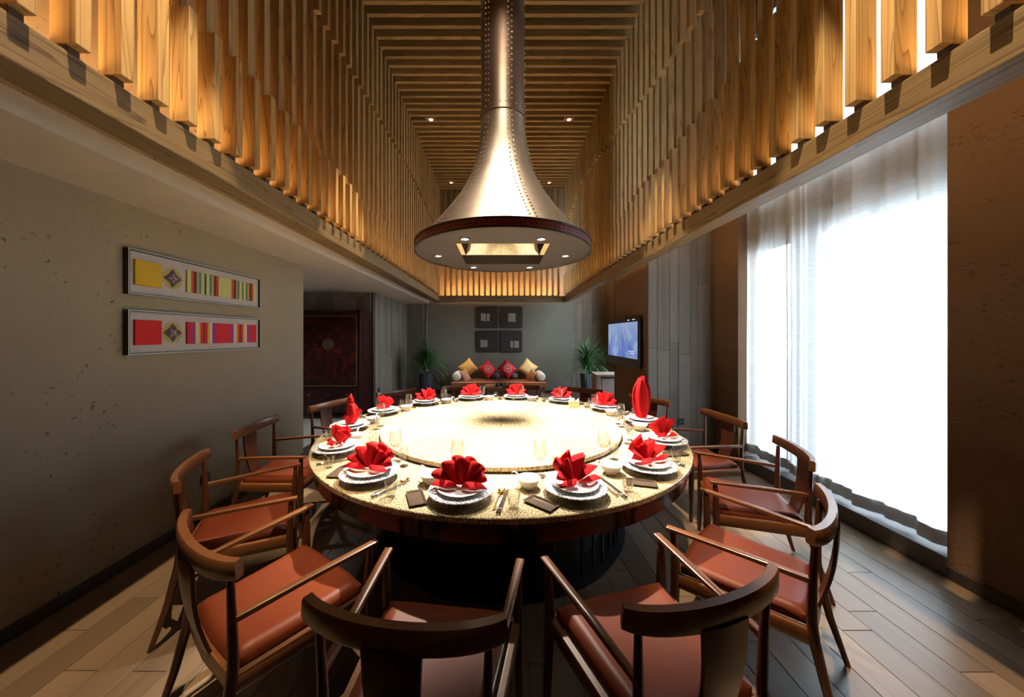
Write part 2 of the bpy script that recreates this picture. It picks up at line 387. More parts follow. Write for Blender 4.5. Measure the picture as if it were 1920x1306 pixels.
# sheer curtain
def sheer():
    m = bpy.data.materials.new('sheer_linen'); m.use_nodes = True; nt = m.node_tree; nt.nodes.clear()
    out = N(nt, 'ShaderNodeOutputMaterial'); v = coords(nt)
    v2 = coords(nt, (1, .25, 14)); a = noise(nt, v2, 9, 4, .7); v3 = coords(nt, (1, 30, .3)); b = noise(nt, v3, 12, 2, .6)
    ad = N(nt, 'ShaderNodeMath', operation='ADD'); L(nt, a, ad.inputs[0]); L(nt, b, ad.inputs[1])
    fac = ramp(nt, ad.outputs[0], [(0,(.62,)*3), (.85,(.52,)*3), (1.0,(.30,)*3)])
    fac = ramp(nt, a, [(0,(.34,)*3), (.40,(.30,)*3), (.56,(.20,)*3), (1,(.12,)*3)])
    tr = N(nt, 'ShaderNodeBsdfTransparent'); tr.inputs[0].default_value = (1,1,1,1)
    tl = N(nt, 'ShaderNodeBsdfTranslucent'); tl.inputs[0].default_value = (.80,.83,.86,1)
    df = N(nt, 'ShaderNodeBsdfDiffuse'); df.inputs[0].default_value = (.70,.70,.68,1)
    m1 = N(nt, 'ShaderNodeMixShader'); m1.inputs[0].default_value = .35; L(nt, tl.outputs[0], m1.inputs[1]); L(nt, df.outputs[0], m1.inputs[2])
    m2 = N(nt, 'ShaderNodeMixShader'); L(nt, fac, m2.inputs[0]); L(nt, m1.outputs[0], m2.inputs[1]); L(nt, tr.outputs[0], m2.inputs[2]); L(nt, m2.outputs[0], out.inputs[0])
    return m
M['sheer'] = sheer()
def hemm():
    m = bpy.data.materials.new('curtain_hem'); m.use_nodes = True; nt = m.node_tree; nt.nodes.clear()
    out = N(nt, 'ShaderNodeOutputMaterial'); v = coords(nt, (1,.25,14)); a = noise(nt, v, 9, 3)
    tl = N(nt, 'ShaderNodeBsdfTranslucent'); tl.inputs[0].default_value = (.3,.31,.3,1)
    df = N(nt, 'ShaderNodeBsdfDiffuse'); L(nt, ramp(nt, a, [(0,(.5,.49,.46)), (1,(.66,.65,.62))]), df.inputs[0])
    m1 = N(nt, 'ShaderNodeMixShader'); m1.inputs[0].default_value = .8; L(nt, tl.outputs[0], m1.inputs[1]); L(nt, df.outputs[0], m1.inputs[2]); L(nt, m1.outputs[0], out.inputs[0]); return m
M['hem'] = hemm()
def fold(y):
    s = .030*math.sin(y*13+.6)+.022*math.sin(y*29+1.0)+.012*math.sin(y*61)
    if 3.05 < y < 3.5: s += .025*math.sin(y*75)
    return XR+.078+s*.8
def curtain(y0, y1, label, dx=0):
    c = empty('sheer_curtain', (XR+.08, (y0+y1)/2, .14), label=label, cat='curtain', group='sheer curtain drops at the tall window')
    ox, oy, oz = c.location
    n = int((y1-y0)*90)
    def fn(z0, z1, off):
        def g(u, v):
            y = y0+(y1-y0)*u; z = z0+(z1-z0)*v
            return (fold(y)+dx+off+.006*math.sin(z*2.1+y*7)*(z/3)-ox, y-oy, z-oz)
        return g
    MB().grid(fn(.265+.0, 5.15, 0), n, 14).obj('fabric', M['sheer'], c, 'all')
    hm = MB().grid(fn(.165, .265, 0), n, 2).obj('hem', M['hem'], c, 'all')
    sd = hm.modifiers.new('solid', 'SOLIDIFY'); sd.thickness = .004
curtain(2.10, 3.40, 'near white sheer linen curtain drop hanging before the tall window')
curtain(3.36, 4.10, 'far white sheer linen curtain drop beside the rough window reveal', .03)

# ================================================================== BEAMS + SLATS
XIL, XIR = -1.565, 1.622; PITCH = .147; SW = .048; SD = .10
BZ0, BZ1 = ZS, 2.628; YBE = 8.574
bi = struct('trim_8', MB(), M['beam'])
bpy.data.objects.remove(bi)
def beam(n, x0,y0,x1,y1, m, label):
    return struct('trim_%d' % n, bbox_mb(x0,y0,BZ0,x1,y1,BZ1,.004), M[m], label)
beam(8, -1.751, Y0, -1.601, YBE+.15, 'beam', 'long timber beam under the left slats')
beam(9, 1.661, Y0, 1.808, YBE+.15, 'beam', 'long timber beam under the right slats')
beam(10, -1.601, YBE, 1.661, YBE+.15, 'beamx', 'timber cross beam under the far slats')
struct('trim_11', bbox_mb(XU,.1,2.602,-1.752,YBE,2.626,.002), M['soffit'], 'unseen painted strip added to block light between left beam and upper wall')  # board added to stop spot and strip light leaking behind the beam
struct('wall_back_upper', MB().box(XU, 8.93, 2.64, 1.985, YB-.001, ZT), M['wall_u'], 'rough plaster wall behind the far slats')
def interp(tab, y):
    if y <= tab[0][0]: return tab[0][1]
    for (a, b), (c, d) in zip(tab[:-1], tab[1:]):
        if y <= c: return b+(d-b)*(y-a)/(c-a)
    return tab[-1][1]
LLOW = [(1,3.24),(1.8,3.236),(2.5,3.21),(3.1,3.18),(3.3,3.18),(3.67,3.12),(3.9,3.09),(4.3,3.13),(6,3.1),(8.5,3.12)]
RLOW = [(1.5,3.60),(2.0,3.48),(2.13,3.455),(2.4,3.41),(2.86,3.40),(3.35,3.32),(3.72,3.33),(4.1,3.29),(4.5,3.16),(6,3.1),(8.5,3.15)]
LUP = [(2.0,4.40),(2.87,4.38),(3.3,4.39),(4.0,4.41),(4.84,4.45),(5.5,4.46),(6.8,4.36),(7.7,4.25),(8.5,4.2)]
RUP = [(1.5,4.4),(2.6,4.23),(3.2,4.25),(3.35,4.26),(4.03,4.37),(4.5,4.46),(5.1,4.52),(6.0,4.66),(6.74,4.73),(6.97,4.64),(7.5,4.5),(8.0,4.43),(8.5,4.4)]
scrL = empty('slat_screen', (XIL, 4.5, BZ1), label='left wall of golden timber slats standing on the left beam', cat='slat screen', group='timber slat screens')
scrR = empty('slat_screen', (XIR, 4.5, BZ1), label='right timber slat screen above the beam in front of the curtain', cat='slat screen', group='timber slat screens')
scrB = empty('slat_screen', (0, YBE, BZ1), label='far end timber slat screen above the cross beam', cat='slat screen', group='timber slat screens')
scrC = empty('slat_ceiling', (0, 4.5, ZC), label='overhead ceiling of crosswise timber slats around the copper chimney', cat='slat ceiling')
def slat(par, x0,y0,z0,x1,y1,z1, name='slat', m='slat'):
    cx, cy, cz = (x0+x1)/2, (y0+y1)/2, (z0+z1)/2
    o = bbox_mb(x0-cx,y0-cy,z0-cz,x1-cx,y1-cy,z1-cz,.002).obj(name, M[m], par)
    o.location = Vector((cx,cy,cz))-par.location; return o
YS = [1.212+PITCH*j for j in range(-7, 50)]
YS = [y for y in YS if y < YBE-.12]
for j, y in enumerate(YS):
    y1 = y+SW; zl = interp(LLOW, y); zu = interp(LUP, y)
    slat(scrL, XIL-SD, y, 2.654, XIL, y1, zl)
    slat(scrL, XIL-SD-.012, y+.001, zl, XIL-.045, y1-.001, zu)
    slat(scrL, XIL-SD, y, zu, XIL, y1, ZC+.1)
    slat(scrL, XIL-SD+.01, y+.004, BZ1, XIL-.04, y1-.004, 2.654, 'spacer_block', 'block')
    zl = interp(RLOW, y); zu = interp(RUP, y)
    slat(scrR, XIR, y, 2.654, XIR+SD, y1, zl)
    slat(scrR, XIR+.045, y+.001, zl, XIR+SD+.012, y1-.001, zu)
    slat(scrR, XIR, y, zu, XIR+SD, y1, ZC+.1)
    slat(scrR, XIR+.04, y+.004, BZ1, XIR+SD-.01, y1-.004, 2.654, 'spacer_block', 'block')
    if not (2.72 < y < 3.28):
        L_ = XIR-XIL
        o = bbox_mb(-SD/2, -SW/2, -L_/2+.001, SD/2, SW/2, L_/2-.001, .002).obj('slat', M['slat'], scrC)
        o.rotation_euler = (0, PI/2, 0); o.location = Vector(((XIL+XIR)/2, y+SW/2, ZC+SD/2))-scrC.location
x = XIL+.10; k = 0
while x < XIR-.08:
    u = (x-XIL)/(XIR-XIL); zl = 3.12+.28*math.sin(PI*u)**.8+.05*u
    slat(scrB, x, YBE-.05, 2.654, x+SW, YBE+.05, zl)
    slat(scrB, x+.001, YBE-.005, zl, x+SW-.001, YBE+.062, ZC+.1)
    slat(scrB, x+.004, YBE-.01+.02, BZ1, x+SW-.004, YBE+.04, 2.654, 'spacer_block', 'block')
    x += PITCH; k += 1
# LED strips behind the slats
M['led'] = emit('warm_led', (1, .58, .23), LED_E)
M['led_far'] = emit('warm_led_far', (1, .55, .20), LED_E*1.9)
BAFFLE = [(-1.707,.2,-1.704,8.5),(1.757,.2,1.760,8.5),(-1.55,8.672,1.6,8.675)]; fi = 0  # unseen baffles added to keep strip light from striping the beams
for nm, b, lab in (('led_strip', (-1.735, .2, BZ1, -1.712, 8.5, BZ1+.008), 'warm light strip lying on the left beam behind the slats'),
              ('led_strip', (1.765, .2, BZ1, 1.788, 8.5, BZ1+.008), 'warm light strip lying on the right beam behind the slats'),
              ('led_strip', (-1.55, 8.68, BZ1, 1.6, 8.703, BZ1+.008), 'warm light strip lying on the far cross beam')):
    t = empty(nm, (b[0], b[1], BZ1), label=lab, cat='light strip', group='warm light strips on the beams')
    f4 = BAFFLE[fi]; fi += 1
    MB().box(0,0,0,b[3]-b[0],b[4]-b[1],.008).obj('emitting_tape', M['led'] if fi < 3 else M['led_far'], t)
    MB().box(f4[0]-b[0],f4[1]-b[1],0,f4[2]-b[0],f4[3]-b[1],.017).obj('added_light_baffle', M['trimm'], t)
# ceiling downlights
M['lens'] = emit('lit_lens', (1, .93, .82), 2.2)
M['bright'] = emit('bright_lens', (1, .95, .85), 14)
names = {(-1.22,5.74):'nearer left of the visible ceiling downlights', (1.19,5.74):'nearer right of the visible ceiling downlights',
         (-1.22,8.10):'far left small ceiling downlight above the far slats', (1.19,8.10):'far right small ceiling downlight above the far slats'}
for (x, y) in CEIL_LIGHTS:
    t = empty('ceiling_downlight', (x, y, ZC), label='round '+names.get((x,y), 'ceiling downlight out of frame, %s, %s' % ('left' if x < 0 else 'right', 'behind camera' if y < 2 else 'beside the chimney')), cat='downlight', group='downlights among the ceiling slats')
    MB().box(-.085,-.05,0,.085,.05,.012).obj('mounting_plate', M['slat'], t)
    MB().lathe([(.048,-.001),(.048,-.008),(.036,-.008),(.036,-.003)], 20).obj('ring', M['white'], t, True)
    MB().lathe([(.036,-.004),(.0,-.004)], 20).obj('lens', M['lens'], t)

# ================================================================== COPPER HOOD
HX, HY = .018, 3.03
def copper(name, col, rough):
    m, nt, b = mat(name); v = coords(nt, rnd=True)
    n = noise(nt, v, 5, 5, .7, 1.5); n2 = noise(nt, v, 90, 4, .8, 2)
    c = mixc(nt, n, tuple(x*.7 for x in col), tuple(min(1, x*1.25) for x in col)); c = mixc(nt, ramp(nt, n2, [(0,(0,0,0)),(.5,(0,0,0)),(.7,(.35,)*3),(1,(.4,)*3)]), c, (.62,.48,.36))
    L(nt, c, b.inputs['Base Color']); setp(b, rough=rough, metal=.9); bump(nt, b, n2, .25, .002); return m
M['copper'] = copper('brushed_copper', (.30,.20,.135), .38)
M['flare'] = copper('pale_brushed_copper', (.46,.35,.25), .40)
M['rivet'] = plain('rivet_metal', (.95,.88,.75), .25, .9)
M['hoodred'] = plain('red_lacquer_band', (.25,.02,.015), .4)
M['hoodbot'] = plain('taupe_paint', (.042,.033,.031), .55)
hood = empty('copper_range_hood', (HX, HY, 2.32), label='flared copper extractor hood with riveted chimney hanging over the round table', cat='hood')
hz = 2.32
def P(z): return z-hz
prof = [(.752,2.392),(.735,2.41),(.70,2.452),(.66,2.50),(.595,2.575),(.53,2.655),(.465,2.742),(.395,2.84),(.34,2.938),(.292,3.035),(.25,3.18),(.218,3.325),(.204,3.47),(.200,3.56)]
NP = 6; base = math.radians(-90+17.5)
for i in range(NP):
    a0 = base+i*2*PI/NP; a1 = a0+2*PI/NP+.012
    MB().lathe([(r+.0015*(i%2), P(z)) for r, z in prof], 14, a0=a0, a1=a1).obj('flare_panel', M['flare'], hood, 'all')
    MB().lathe([(.198+.0015*(i%2), P(z)) for z in (3.56,4.1,4.7,5.3,ZT)], 14, a0=a0, a1=a1).obj('chimney_panel', M['copper'], hood, 'all')
MB().lathe([(.200,P(3.535)),(.213,P(3.54)),(.213,P(3.575)),(.200,P(3.58))], 48).obj('collar', M['copper'], hood, True)
rv = MB()
def rad(z):
    if z >= 3.56: return .2
    return interp([(zz, rr) for rr, zz in prof][0:], z)
def rivet(c, n, r):
    n = n.normalized(); t = n.cross(Vector((0,0,1))); t.normalize(); b = n.cross(t); v = []
    for i in range(6): a = i*PI/3; v.append(c+(t*math.cos(a)+b*math.sin(a))*r)
    for i in range(6): a = i*PI/3; v.append(c+(t*math.cos(a)+b*math.sin(a))*r*.6+n*r*.6)
    v.append(c+n*r*.8)
    rv.add(v, [(i,(i+1)%6,6+(i+1)%6,6+i) for i in range(6)]+[(6+i,6+(i+1)%6,12) for i in range(6)])
for i in range(NP):
    for da, st in ((-.085, 0), (.085, .5)):
        z = 2.41+st*.048
        while z < 5.2:
            r = rad(z); a = base+i*2*PI/NP+da*.2/max(r,.2)*(1 if r < .25 else 1.5); a = base+i*2*PI/NP+(da if r < .3 else da*.3/r)
            dz = .01; dr = (rad(z+dz)-rad(z))/dz; n = Vector((math.cos(a), math.sin(a), -dr))
            rivet(Vector((r*math.cos(a), r*math.sin(a), P(z)))+n.normalized()*.002, n, .008); z += .048/math.sqrt(1+dr*dr)
for zz in (3.52, 3.60):
    for i in range(26):
        a = 2*PI*i/26; n = Vector((math.cos(a), math.sin(a), 0)); rivet(n*.202+Vector((0,0,P(zz))), n, .006)
for i in range(44):
    a = 2*PI*i/44; n = Vector((math.cos(a), math.sin(a), .9)); rivet(Vector((.742*math.cos(a), .742*math.sin(a), P(2.405))), n, .006)
tag(rv.obj('rivets', M['rivet'], hood), 'small bright rivets in double rows', kind='stuff')
# rim
R1 = .785
MB().lathe([(R1-.01,P(2.325)),(R1,P(2.33)),(R1,P(2.382)),(R1-.008,P(2.386))], 96).obj('rim_band', M['hoodred'], hood, True)
MB().lathe([(R1-.012,P(2.318)),(R1+.006,P(2.318)),(R1+.006,P(2.331)),(R1-.002,P(2.331))], 96).obj('lower_lip', M['black'], hood, True)
MB().lathe([(R1-.002,P(2.379)),(R1+.008,P(2.379)),(R1+.008,P(2.394)),(.745,P(2.400)),(.745,P(2.394))], 96).obj('upper_lip', M['black'], hood, True)
st = MB()
for i in range(128):
    a = 2*PI*i/128; n = Vector((math.cos(a), math.sin(a), 0)); t = Vector((-n.y, n.x, 0)); c = n*(R1+.0015)+Vector((0,0,P(2.355)))
    st.add([c+t*(.0085*math.cos(q*PI/4))+Vector((0,0,.0085*math.sin(q*PI/4))) for q in range(8)]+[c+n*.003], [(q,(q+1)%8,8) for q in range(8)])
tag(st.obj('studs', M['black'], hood), 'round black studs around the red band', kind='stuff')
# bottom plate with square hole
hw = .378; seg = 96
def sq(a):
    c, s = math.cos(a), math.sin(a); k = hw/max(abs(c), abs(s)); return (c*k, s*k)
mb = MB(); v = []
for i in range(seg):
    a = 2*PI*i/seg; v.append(((R1-.008)*math.cos(a), (R1-.008)*math.sin(a), P(2.32)))
for i in range(seg):
    a = 2*PI*i/seg; q = sq(a); v.append((q[0], q[1], P(2.32)))
mb.add(v, [(i, seg+i, seg+(i+1)%seg, (i+1)%seg) for i in range(seg)]); mb.obj('bottom_plate', M['hoodbot'], hood)
MB().add([(-hw,-hw,0),(hw,-hw,0),(hw,hw,0),(-hw,hw,0),(-hw,-hw,.095),(hw,-hw,.095),(hw,hw,.095),(-hw,hw,.095)],
         [(2,3,7,6),(0,1,5,4)]).obj('duct_lining', plain('dark_brown_metal', (.025,.016,.01), .5, .1), hood)
MB().add([(-hw,-hw,0),(hw,-hw,0),(hw,hw,0),(-hw,hw,0),(-hw,-hw,.095),(hw,-hw,.095),(hw,hw,.095),(-hw,hw,.095)],
         [(1,2,6,5),(3,0,4,7)]).obj('duct_side', plain('gold_mirror_metal', (.75,.55,.28), .12, .95), hood)
mm = plain('mirror_plate', (.9,.86,.75), .02, 1.0)
h2, zt2 = .14, .095+(hw-.14)*.83
for q in range(4):
    c, s_ = round(math.cos(q*PI/2)), round(math.sin(q*PI/2))
    rt = lambda x, y, z: (x*c-y*s_, x*s_+y*c, z)
    MB().add([rt(-hw,hw,.095), rt(hw,hw,.095), rt(h2,h2,zt2), rt(-h2,h2,zt2)], [(0,1,2,3)]).obj('mirror_plate', mm, hood)
MB().box(-h2,-h2,zt2,h2,h2,zt2+.004).obj('duct_top', M['hoodbot'], hood)
for k, (x, y) in enumerate(HOOD_SPOTS):
    MB().lathe([(.042,0),(.042,-.006),(.030,-.006),(.028,.0)], 24).obj('downlight_ring', M['steel'], hood, True, loc=(x-HX, y-HY, -.0015))
    MB().lathe([(.028,-.002),(0,-.002)], 20).obj('downlight_lens', M['bright'], hood, loc=(x-HX, y-HY, 0))

# ================================================================== TABLE
tb = empty('round_dining_table', (TX, TY, 0), label='large round granite dining table on a black rod drum pedestal', cat='table')
MB().lathe([(0,TZ-.032),(1.494,TZ-.032),(1.5,TZ-.028),(1.5,TZ-.004),(1.496,TZ),(0,TZ)], 128).obj('table_top', M['granite'], tb, 30)
MB().lathe([(1.0,TZ-.033),(1.470,TZ-.033),(1.470,TZ-.134),(1.455,TZ-.137),(1.44,TZ-.13),(1.0,TZ-.13)], 128).obj('apron', M['apron'], tb, 30)
MB().lathe([(.86,.02),(.86,TZ-.13),(0,TZ-.13)], 64).obj('drum', M['drum'], tb, 30)
MB().lathe([(0,0),(1.05,0),(1.05,.018),(0,.02)], 96).obj('base_plate', M['black'], tb, 30)
for i in range(56):
    a = 2*PI*i/56
    MB().box(-.008,-.008,.02,.008,.008,TZ-.13).obj('rod', M['black'], tb, loc=(.99*math.cos(a), .99*math.sin(a), 0)).rotation_euler = (0,0,a)
ls = empty('lazy_susan', (TX, TY, TZ), label='raised granite turntable split by a centre seam in the middle of the table', cat='turntable')
RS = 1.022
for s in (0, 1):
    v = []; n = 64
    for z in (.012, .036):
        for i in range(n+1):
            a = -PI/2+PI*i/n; v.append((RS*math.cos(a)*(1 if s == 0 else -1)+(.0014 if s == 0 else -.0014), RS*math.sin(a), z))
    f = [tuple(range(n+1))[::-1], tuple(range(n+1, 2*n+2))]+[(i, i+1, n+2+i, n+1+i) for i in range(n)]+[(n, 0, n+1, 2*n+1)]
    MB().add(v, f).obj('half_disc', M['granite'], ls, 30, True)
MB().lathe([(.3,.0005),(.9,.0005),(.9,.012),(.3,.012)], 64).obj('bearing_ring', M['black'], ls)
ZSU = TZ+.036

# ================================================================== CHAIRS
def make_chair(loc, rz, label):
    t = empty('dining_chair', loc, rz, label, 'chair', 'walnut armchairs around the dining table')
    # seat cushion
    NU, NV = 18, 14; top = []; 
    def P_(u, v):
        y = -.215+.455*v; hwid = .215+(.262-.215)*v
        cu = 2*u-1; ex = 1-abs(cu)**6*.02
        yy = y + (.028*(1-cu*cu) if v > .5 else 0)*((v-.5)*2) - (.012*(1-cu*cu)*(1-2*v) if v < .5 else 0)
        e = min((1-abs(cu))*hwid/.035, v*.455/.035, (1-v)*.455/.035, 1); e = max(e, 0); rnd = math.sqrt(max(0, 1-(1-e)**2))
        z = .425+.028*rnd+.020*abs(cu)**1.6 - .006*math.sin(PI*v)
        return (cu*hwid*ex, yy, z)
    m1 = MB().grid(P_, NU, NV)
    def B_(u, v):
        x, y, z = P_(u, v); return (x, y, .412)
    m1.grid(lambda u, v: B_(1-u, v), NU, NV)
    # side skirt
    ring = [(i/NU, 0) for i in range(NU)]+[(1, j/NV) for j in range(NV)]+[(1-i/NU, 1) for i in range(NU)]+[(0, 1-j/NV) for j in range(NV)]
    vv = [P_(*q) for q in ring]+[B_(*q) for q in ring]; n = len(ring)
    m1.add(vv, [(i, (i+1)%n, n+(i+1)%n, n+i) for i in range(n)])
    m1.obj('seat', M['leather'], t, 60, True)
    # seat rails
    fr = MB()
    fr.sweep([(-.275,.245,.385),(0,.262,.385),(.275,.245,.385)], (.026,.062))
    fr.sweep([(-.228,-.225,.385),(0,-.238,.385),(.228,-.225,.385)], (.026,.062))
    for s in (-1, 1): fr.sweep([(s*.279,.245,.385),(s*.232,-.225,.385)], (.030,.062))
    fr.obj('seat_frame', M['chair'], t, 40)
    # top rail, curved
    pts = []; secs = []
    for i in range(17):
        u = -1+2*i/16; x = .287*math.sin(u*1.15)/math.sin(1.15)
        y = -.285+.058*(1-math.cos(u*1.15))/(1-math.cos(1.15))
        pts.append((x, y, .792+.012*u*u)); w = .032 if abs(u) < .9 else .029
        secs.append((w+.003, .070-.010*abs(u)**3))
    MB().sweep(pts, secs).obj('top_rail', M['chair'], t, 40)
    # splat
    def S_(side):
        def g(u, v):
            z = .40+.37*v; w = .062+.020*v; y = -.238-.058*v-.018*math.sin(PI*v)+side
            return ((2*u-1)*w, y-.006*(1-(2*u-1)**2), z)
        return g
    sp = MB().grid(S_(-.006), 4, 8).grid(lambda u, v: S_(.006)(1-u, v), 4, 8)
    for uu in (0, 1):
        a = [S_(-.006)(uu, j/8) for j in range(9)]+[S_(.006)(uu, j/8) for j in range(9)]
        sp.add(a, [(j, j+1, 10+j, 9+j) if uu else (j+1, j, 9+j, 10+j) for j in range(8)])
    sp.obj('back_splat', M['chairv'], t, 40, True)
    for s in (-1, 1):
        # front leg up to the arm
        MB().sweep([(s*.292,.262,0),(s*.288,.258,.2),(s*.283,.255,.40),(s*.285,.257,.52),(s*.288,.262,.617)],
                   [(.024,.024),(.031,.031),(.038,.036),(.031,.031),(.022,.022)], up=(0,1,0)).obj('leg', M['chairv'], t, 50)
        # rear leg / post
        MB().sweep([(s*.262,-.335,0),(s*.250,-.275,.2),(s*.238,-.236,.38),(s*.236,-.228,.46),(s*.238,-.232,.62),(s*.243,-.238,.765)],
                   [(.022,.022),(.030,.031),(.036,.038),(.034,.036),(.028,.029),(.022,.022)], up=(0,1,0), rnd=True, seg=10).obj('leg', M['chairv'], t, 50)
        # arm
        MB().sweep([(s*.240,-.240,.612),(s*.262,0,.622),(s*.292,.292,.628)], [(.020,.024),(.030,.020),(.034,.018)]).obj('arm', M['chair'], t, 40)
    return t
ang0, dA = -8.8, 360/14
SEAT_LABEL = ['walnut armchair nearest the camera, left of centre, its back fully towards us',
 'walnut armchair in the right foreground, its curved top rail crossing the seat behind',
 'second walnut armchair up the right side, before the curtain, rail end facing us',
 'third walnut armchair up the right side, its seat lit by the curtain',
 'fourth walnut armchair on the right, standing at the window reveal',
 'walnut armchair behind the tall upright red napkin, by the grey board wall',
 'walnut armchair on the far side in front of the plant and console',
 'walnut armchair on the far side before the right half of the sofa',
 'walnut armchair on the far side before the left half of the sofa',
 'walnut armchair on the far side before the left potted plant',
 'walnut armchair before the dark red cabinet, partly behind the table',
 'third walnut armchair up the left side, closest to the hall opening',
 'second walnut armchair up the left side, against the greige wall',
 'large walnut armchair in the left foreground, its leather seat seen from behind']
jit = [(.04,.015,.03),(.01,.01,-.01),(.0,-.01,.03),(.02,.03,-.01),(0,.03,-.01),(0,0,0),(0,.02,0),(0,0,0),(0,0,0),(0,.02,.03),(0,.0,.05),(0,.02,.02),(0.02,.01,0),(.06,-.02,.01)]
chair = None
for k in range(14):
    a = math.radians(ang0+dA*k); t_, dr, dz = jit[k]; r = 1.835+dr
    loc = (TX+r*math.sin(a)+t_*math.cos(a), TY-r*math.cos(a)+t_*math.sin(a), 0); rz = a+dz
    if chair is None: chair = make_chair(loc, rz, SEAT_LABEL[k])
    else: copy_tree(chair, loc, rz, SEAT_LABEL[k])

# ================================================================== PLACE SETTINGS
WHERE = ['at front seat left of centre', 'at front seat right of centre', 'at first seat up the right side', 'at second seat up the right side',
         'beside the tall upright napkin', 'at fourth seat up the right side', 'at rightmost far-side seat', 'on far side, right of table seam',
         'on far side, left of table seam', 'at leftmost far-side seat', 'at fourth seat up the left side', 'beside the standing bird napkin',
         'at second seat up the left side', 'at first seat up the left side']
def lathe_obj(name, prof, m, parent=None, seg=28, loc=None): return MB().lathe(prof, seg).obj(name, m, parent, 40, loc=loc)
PROTO = {}
def place(key, maker, k, r, t, rot, label, grp, z=TZ):
    a = math.radians(ang0+dA*k)
    loc = (TX+r*math.sin(a)+t*math.cos(a), TY-r*math.cos(a)+t*math.sin(a), z)
    if key not in PROTO:
        o = maker(); o.location = loc; o.rotation_euler = (0,0,a+rot); o['label'] = label; PROTO[key] = o
    else: o = copy_tree(PROTO[key], loc, a+rot, label)
    return o
def mk_charger():
    return tag(MB().lathe([(.0,.0),(.070,.0),(.074,.026),(.158,.040),(.164,.044),(.162,.047),(.150,.045),(.105,.038),(.0,.037)], 48).obj('charger_plate', M['charger'], None, 40), None, 'plate', 'speckled charger plates')
def mk_plate():
    return tag(MB().lathe([(.0,.0),(.06,.0),(.065,.006),(.118,.018),(.121,.021),(.118,.022),(.078,.011),(.0,.010)], 48).obj('dinner_plate', M['porcelain'], None, 40), None, 'plate', 'white plates on the chargers')
def mk_bowl():
    return tag(MB().lathe([(.0,.006),(.028,.006),(.028,0),(.032,0),(.034,.008),(.050,.022),(.060,.045),(.064,.055),(.061,.055),(.056,.045),(.046,.025),(.025,.013),(.0,.012)], 36).obj('soup_bowl', M['porcelain'], None, 40), None, 'bowl', 'white soup bowls')
def mk_cspoon():
    mb = MB()
    mb.sweep([(0,0,.016),(-.020,.010,.028),(-.045,.024,.052),(-.064,.034,.068),(-.076,.040,.070),(-.082,.043,.062)], [(.022,.006),(.010,.006),(.008,.006),(.009,.006),(.008,.005),(.006,.004)])
    mb.lathe([(0,.006),(.016,.010),(.020,.016),(.018,.016),(.012,.011),(0,.009)], 16, c=(.008,-.002,.008))
    return tag(mb.obj('ceramic_spoon', M['porcelain'], None, 50), None, 'spoon', 'white ceramic soup spoons')
def mk_wine():
    t = empty('wine_glass', cat='wine glass', group='stemmed wine glasses')
    lathe_obj('foot', [(0,.003),(.010,.004),(.034,.001),(.036,.0),(0,0)], M['glass'], t)
    lathe_obj('stem', [(.010,.004),(.0045,.012),(.0035,.05),(.0045,.085),(.012,.095)], M['glass'], t, 12)
    lathe_obj('bowl', [(.004,.092),(.022,.103),(.036,.125),(.040,.145),(.036,.175),(.030,.205),(.029,.205),(.035,.175),(.039,.145),(.035,.126),(.021,.105),(.0,.097)], M['glass'], t)
    return t
def mk_small():
    t = empty('stemmed_cordial_glass', cat='glass', group='short stemmed glasses')
    lathe_obj('foot', [(0,.003),(.008,.004),(.028,.001),(.029,.0),(0,0)], M['glass'], t, 20)
    lathe_obj('stem', [(.009,.004),(.0042,.010),(.0042,.030),(.009,.036)], M['glass'], t, 12)
    lathe_obj('bowl', [(.004,.034),(.020,.042),(.028,.060),(.028,.085),(.025,.118),(.024,.118),(.027,.085),(.027,.061),(.019,.044),(0,.037)], M['glass'], t, 24)
    return t
def mk_cup():
    t = empty('glass_cup', cat='cup', group='handled glass cups')
    lathe_obj('cup_body', [(0,0),(.020,0),(.022,.004),(.024,.016),(.034,.078),(.033,.078),(.022,.022),(0,.018)], M['glass'], t, 24)
    pts = [(.028+.018*math.sin(PI*i/8)*1.0, 0, .030+.032*(i/8)) for i in range(9)]
    MB().sweep(pts, (.005,.005), up=(0,1,0), rnd=True, seg=6).obj('handle', M['glass'], t, 'all')
    return t
def mk_gspoon():
    mb = MB(); mb.lathe([(0,.002),(.012,.005),(.020,.011),(.021,.013),(.018,.012),(.010,.008),(0,.006)], 20)
    mb.v = [(x*.9, y*1.35+.075, z) for x, y, z in mb.v]
    mb.sweep([(0,.052,.010),(0,.03,.012),(0,-.05,.008),(0,-.11,.005)], [(.006,.003),(.006,.003),(.009,.003),(.014,.003)])
    return tag(mb.obj('gold_spoon', M['gold'], None, 50), None, 'spoon', 'gold spoons')
def mk_chop():
    mb = MB(); mb.sweep([(0,.10,.011),(0,-.09,.011)], [(.0045,.0045),(.007,.007)], 0)
    mb.sweep([(0,-.09,.011),(0,-.102,.011)], (.0075,.0075), 1); mb.sweep([(0,-.102,.011),(0,-.13,.011)], (.0075,.0075), 0)
    return tag(mb.obj('chopstick', [M['ebony'], M['steel']], None, 50), None, 'chopstick', 'ebony chopsticks')
def mk_rest():
    return tag(bbox_mb(-.030,-.007,0,.016,.007,.0075,.002).obj('chopstick_rest', M['gold'], None), None, 'cutlery rest', 'gold cutlery rests')
def mk_sleeve():
    return tag(bbox_mb(-.010,-.04,0.0,.010,.04,.003,.0008).obj('paper_sleeve', M['white'], None), None, 'paper sleeve', 'white paper toothpick sleeves')
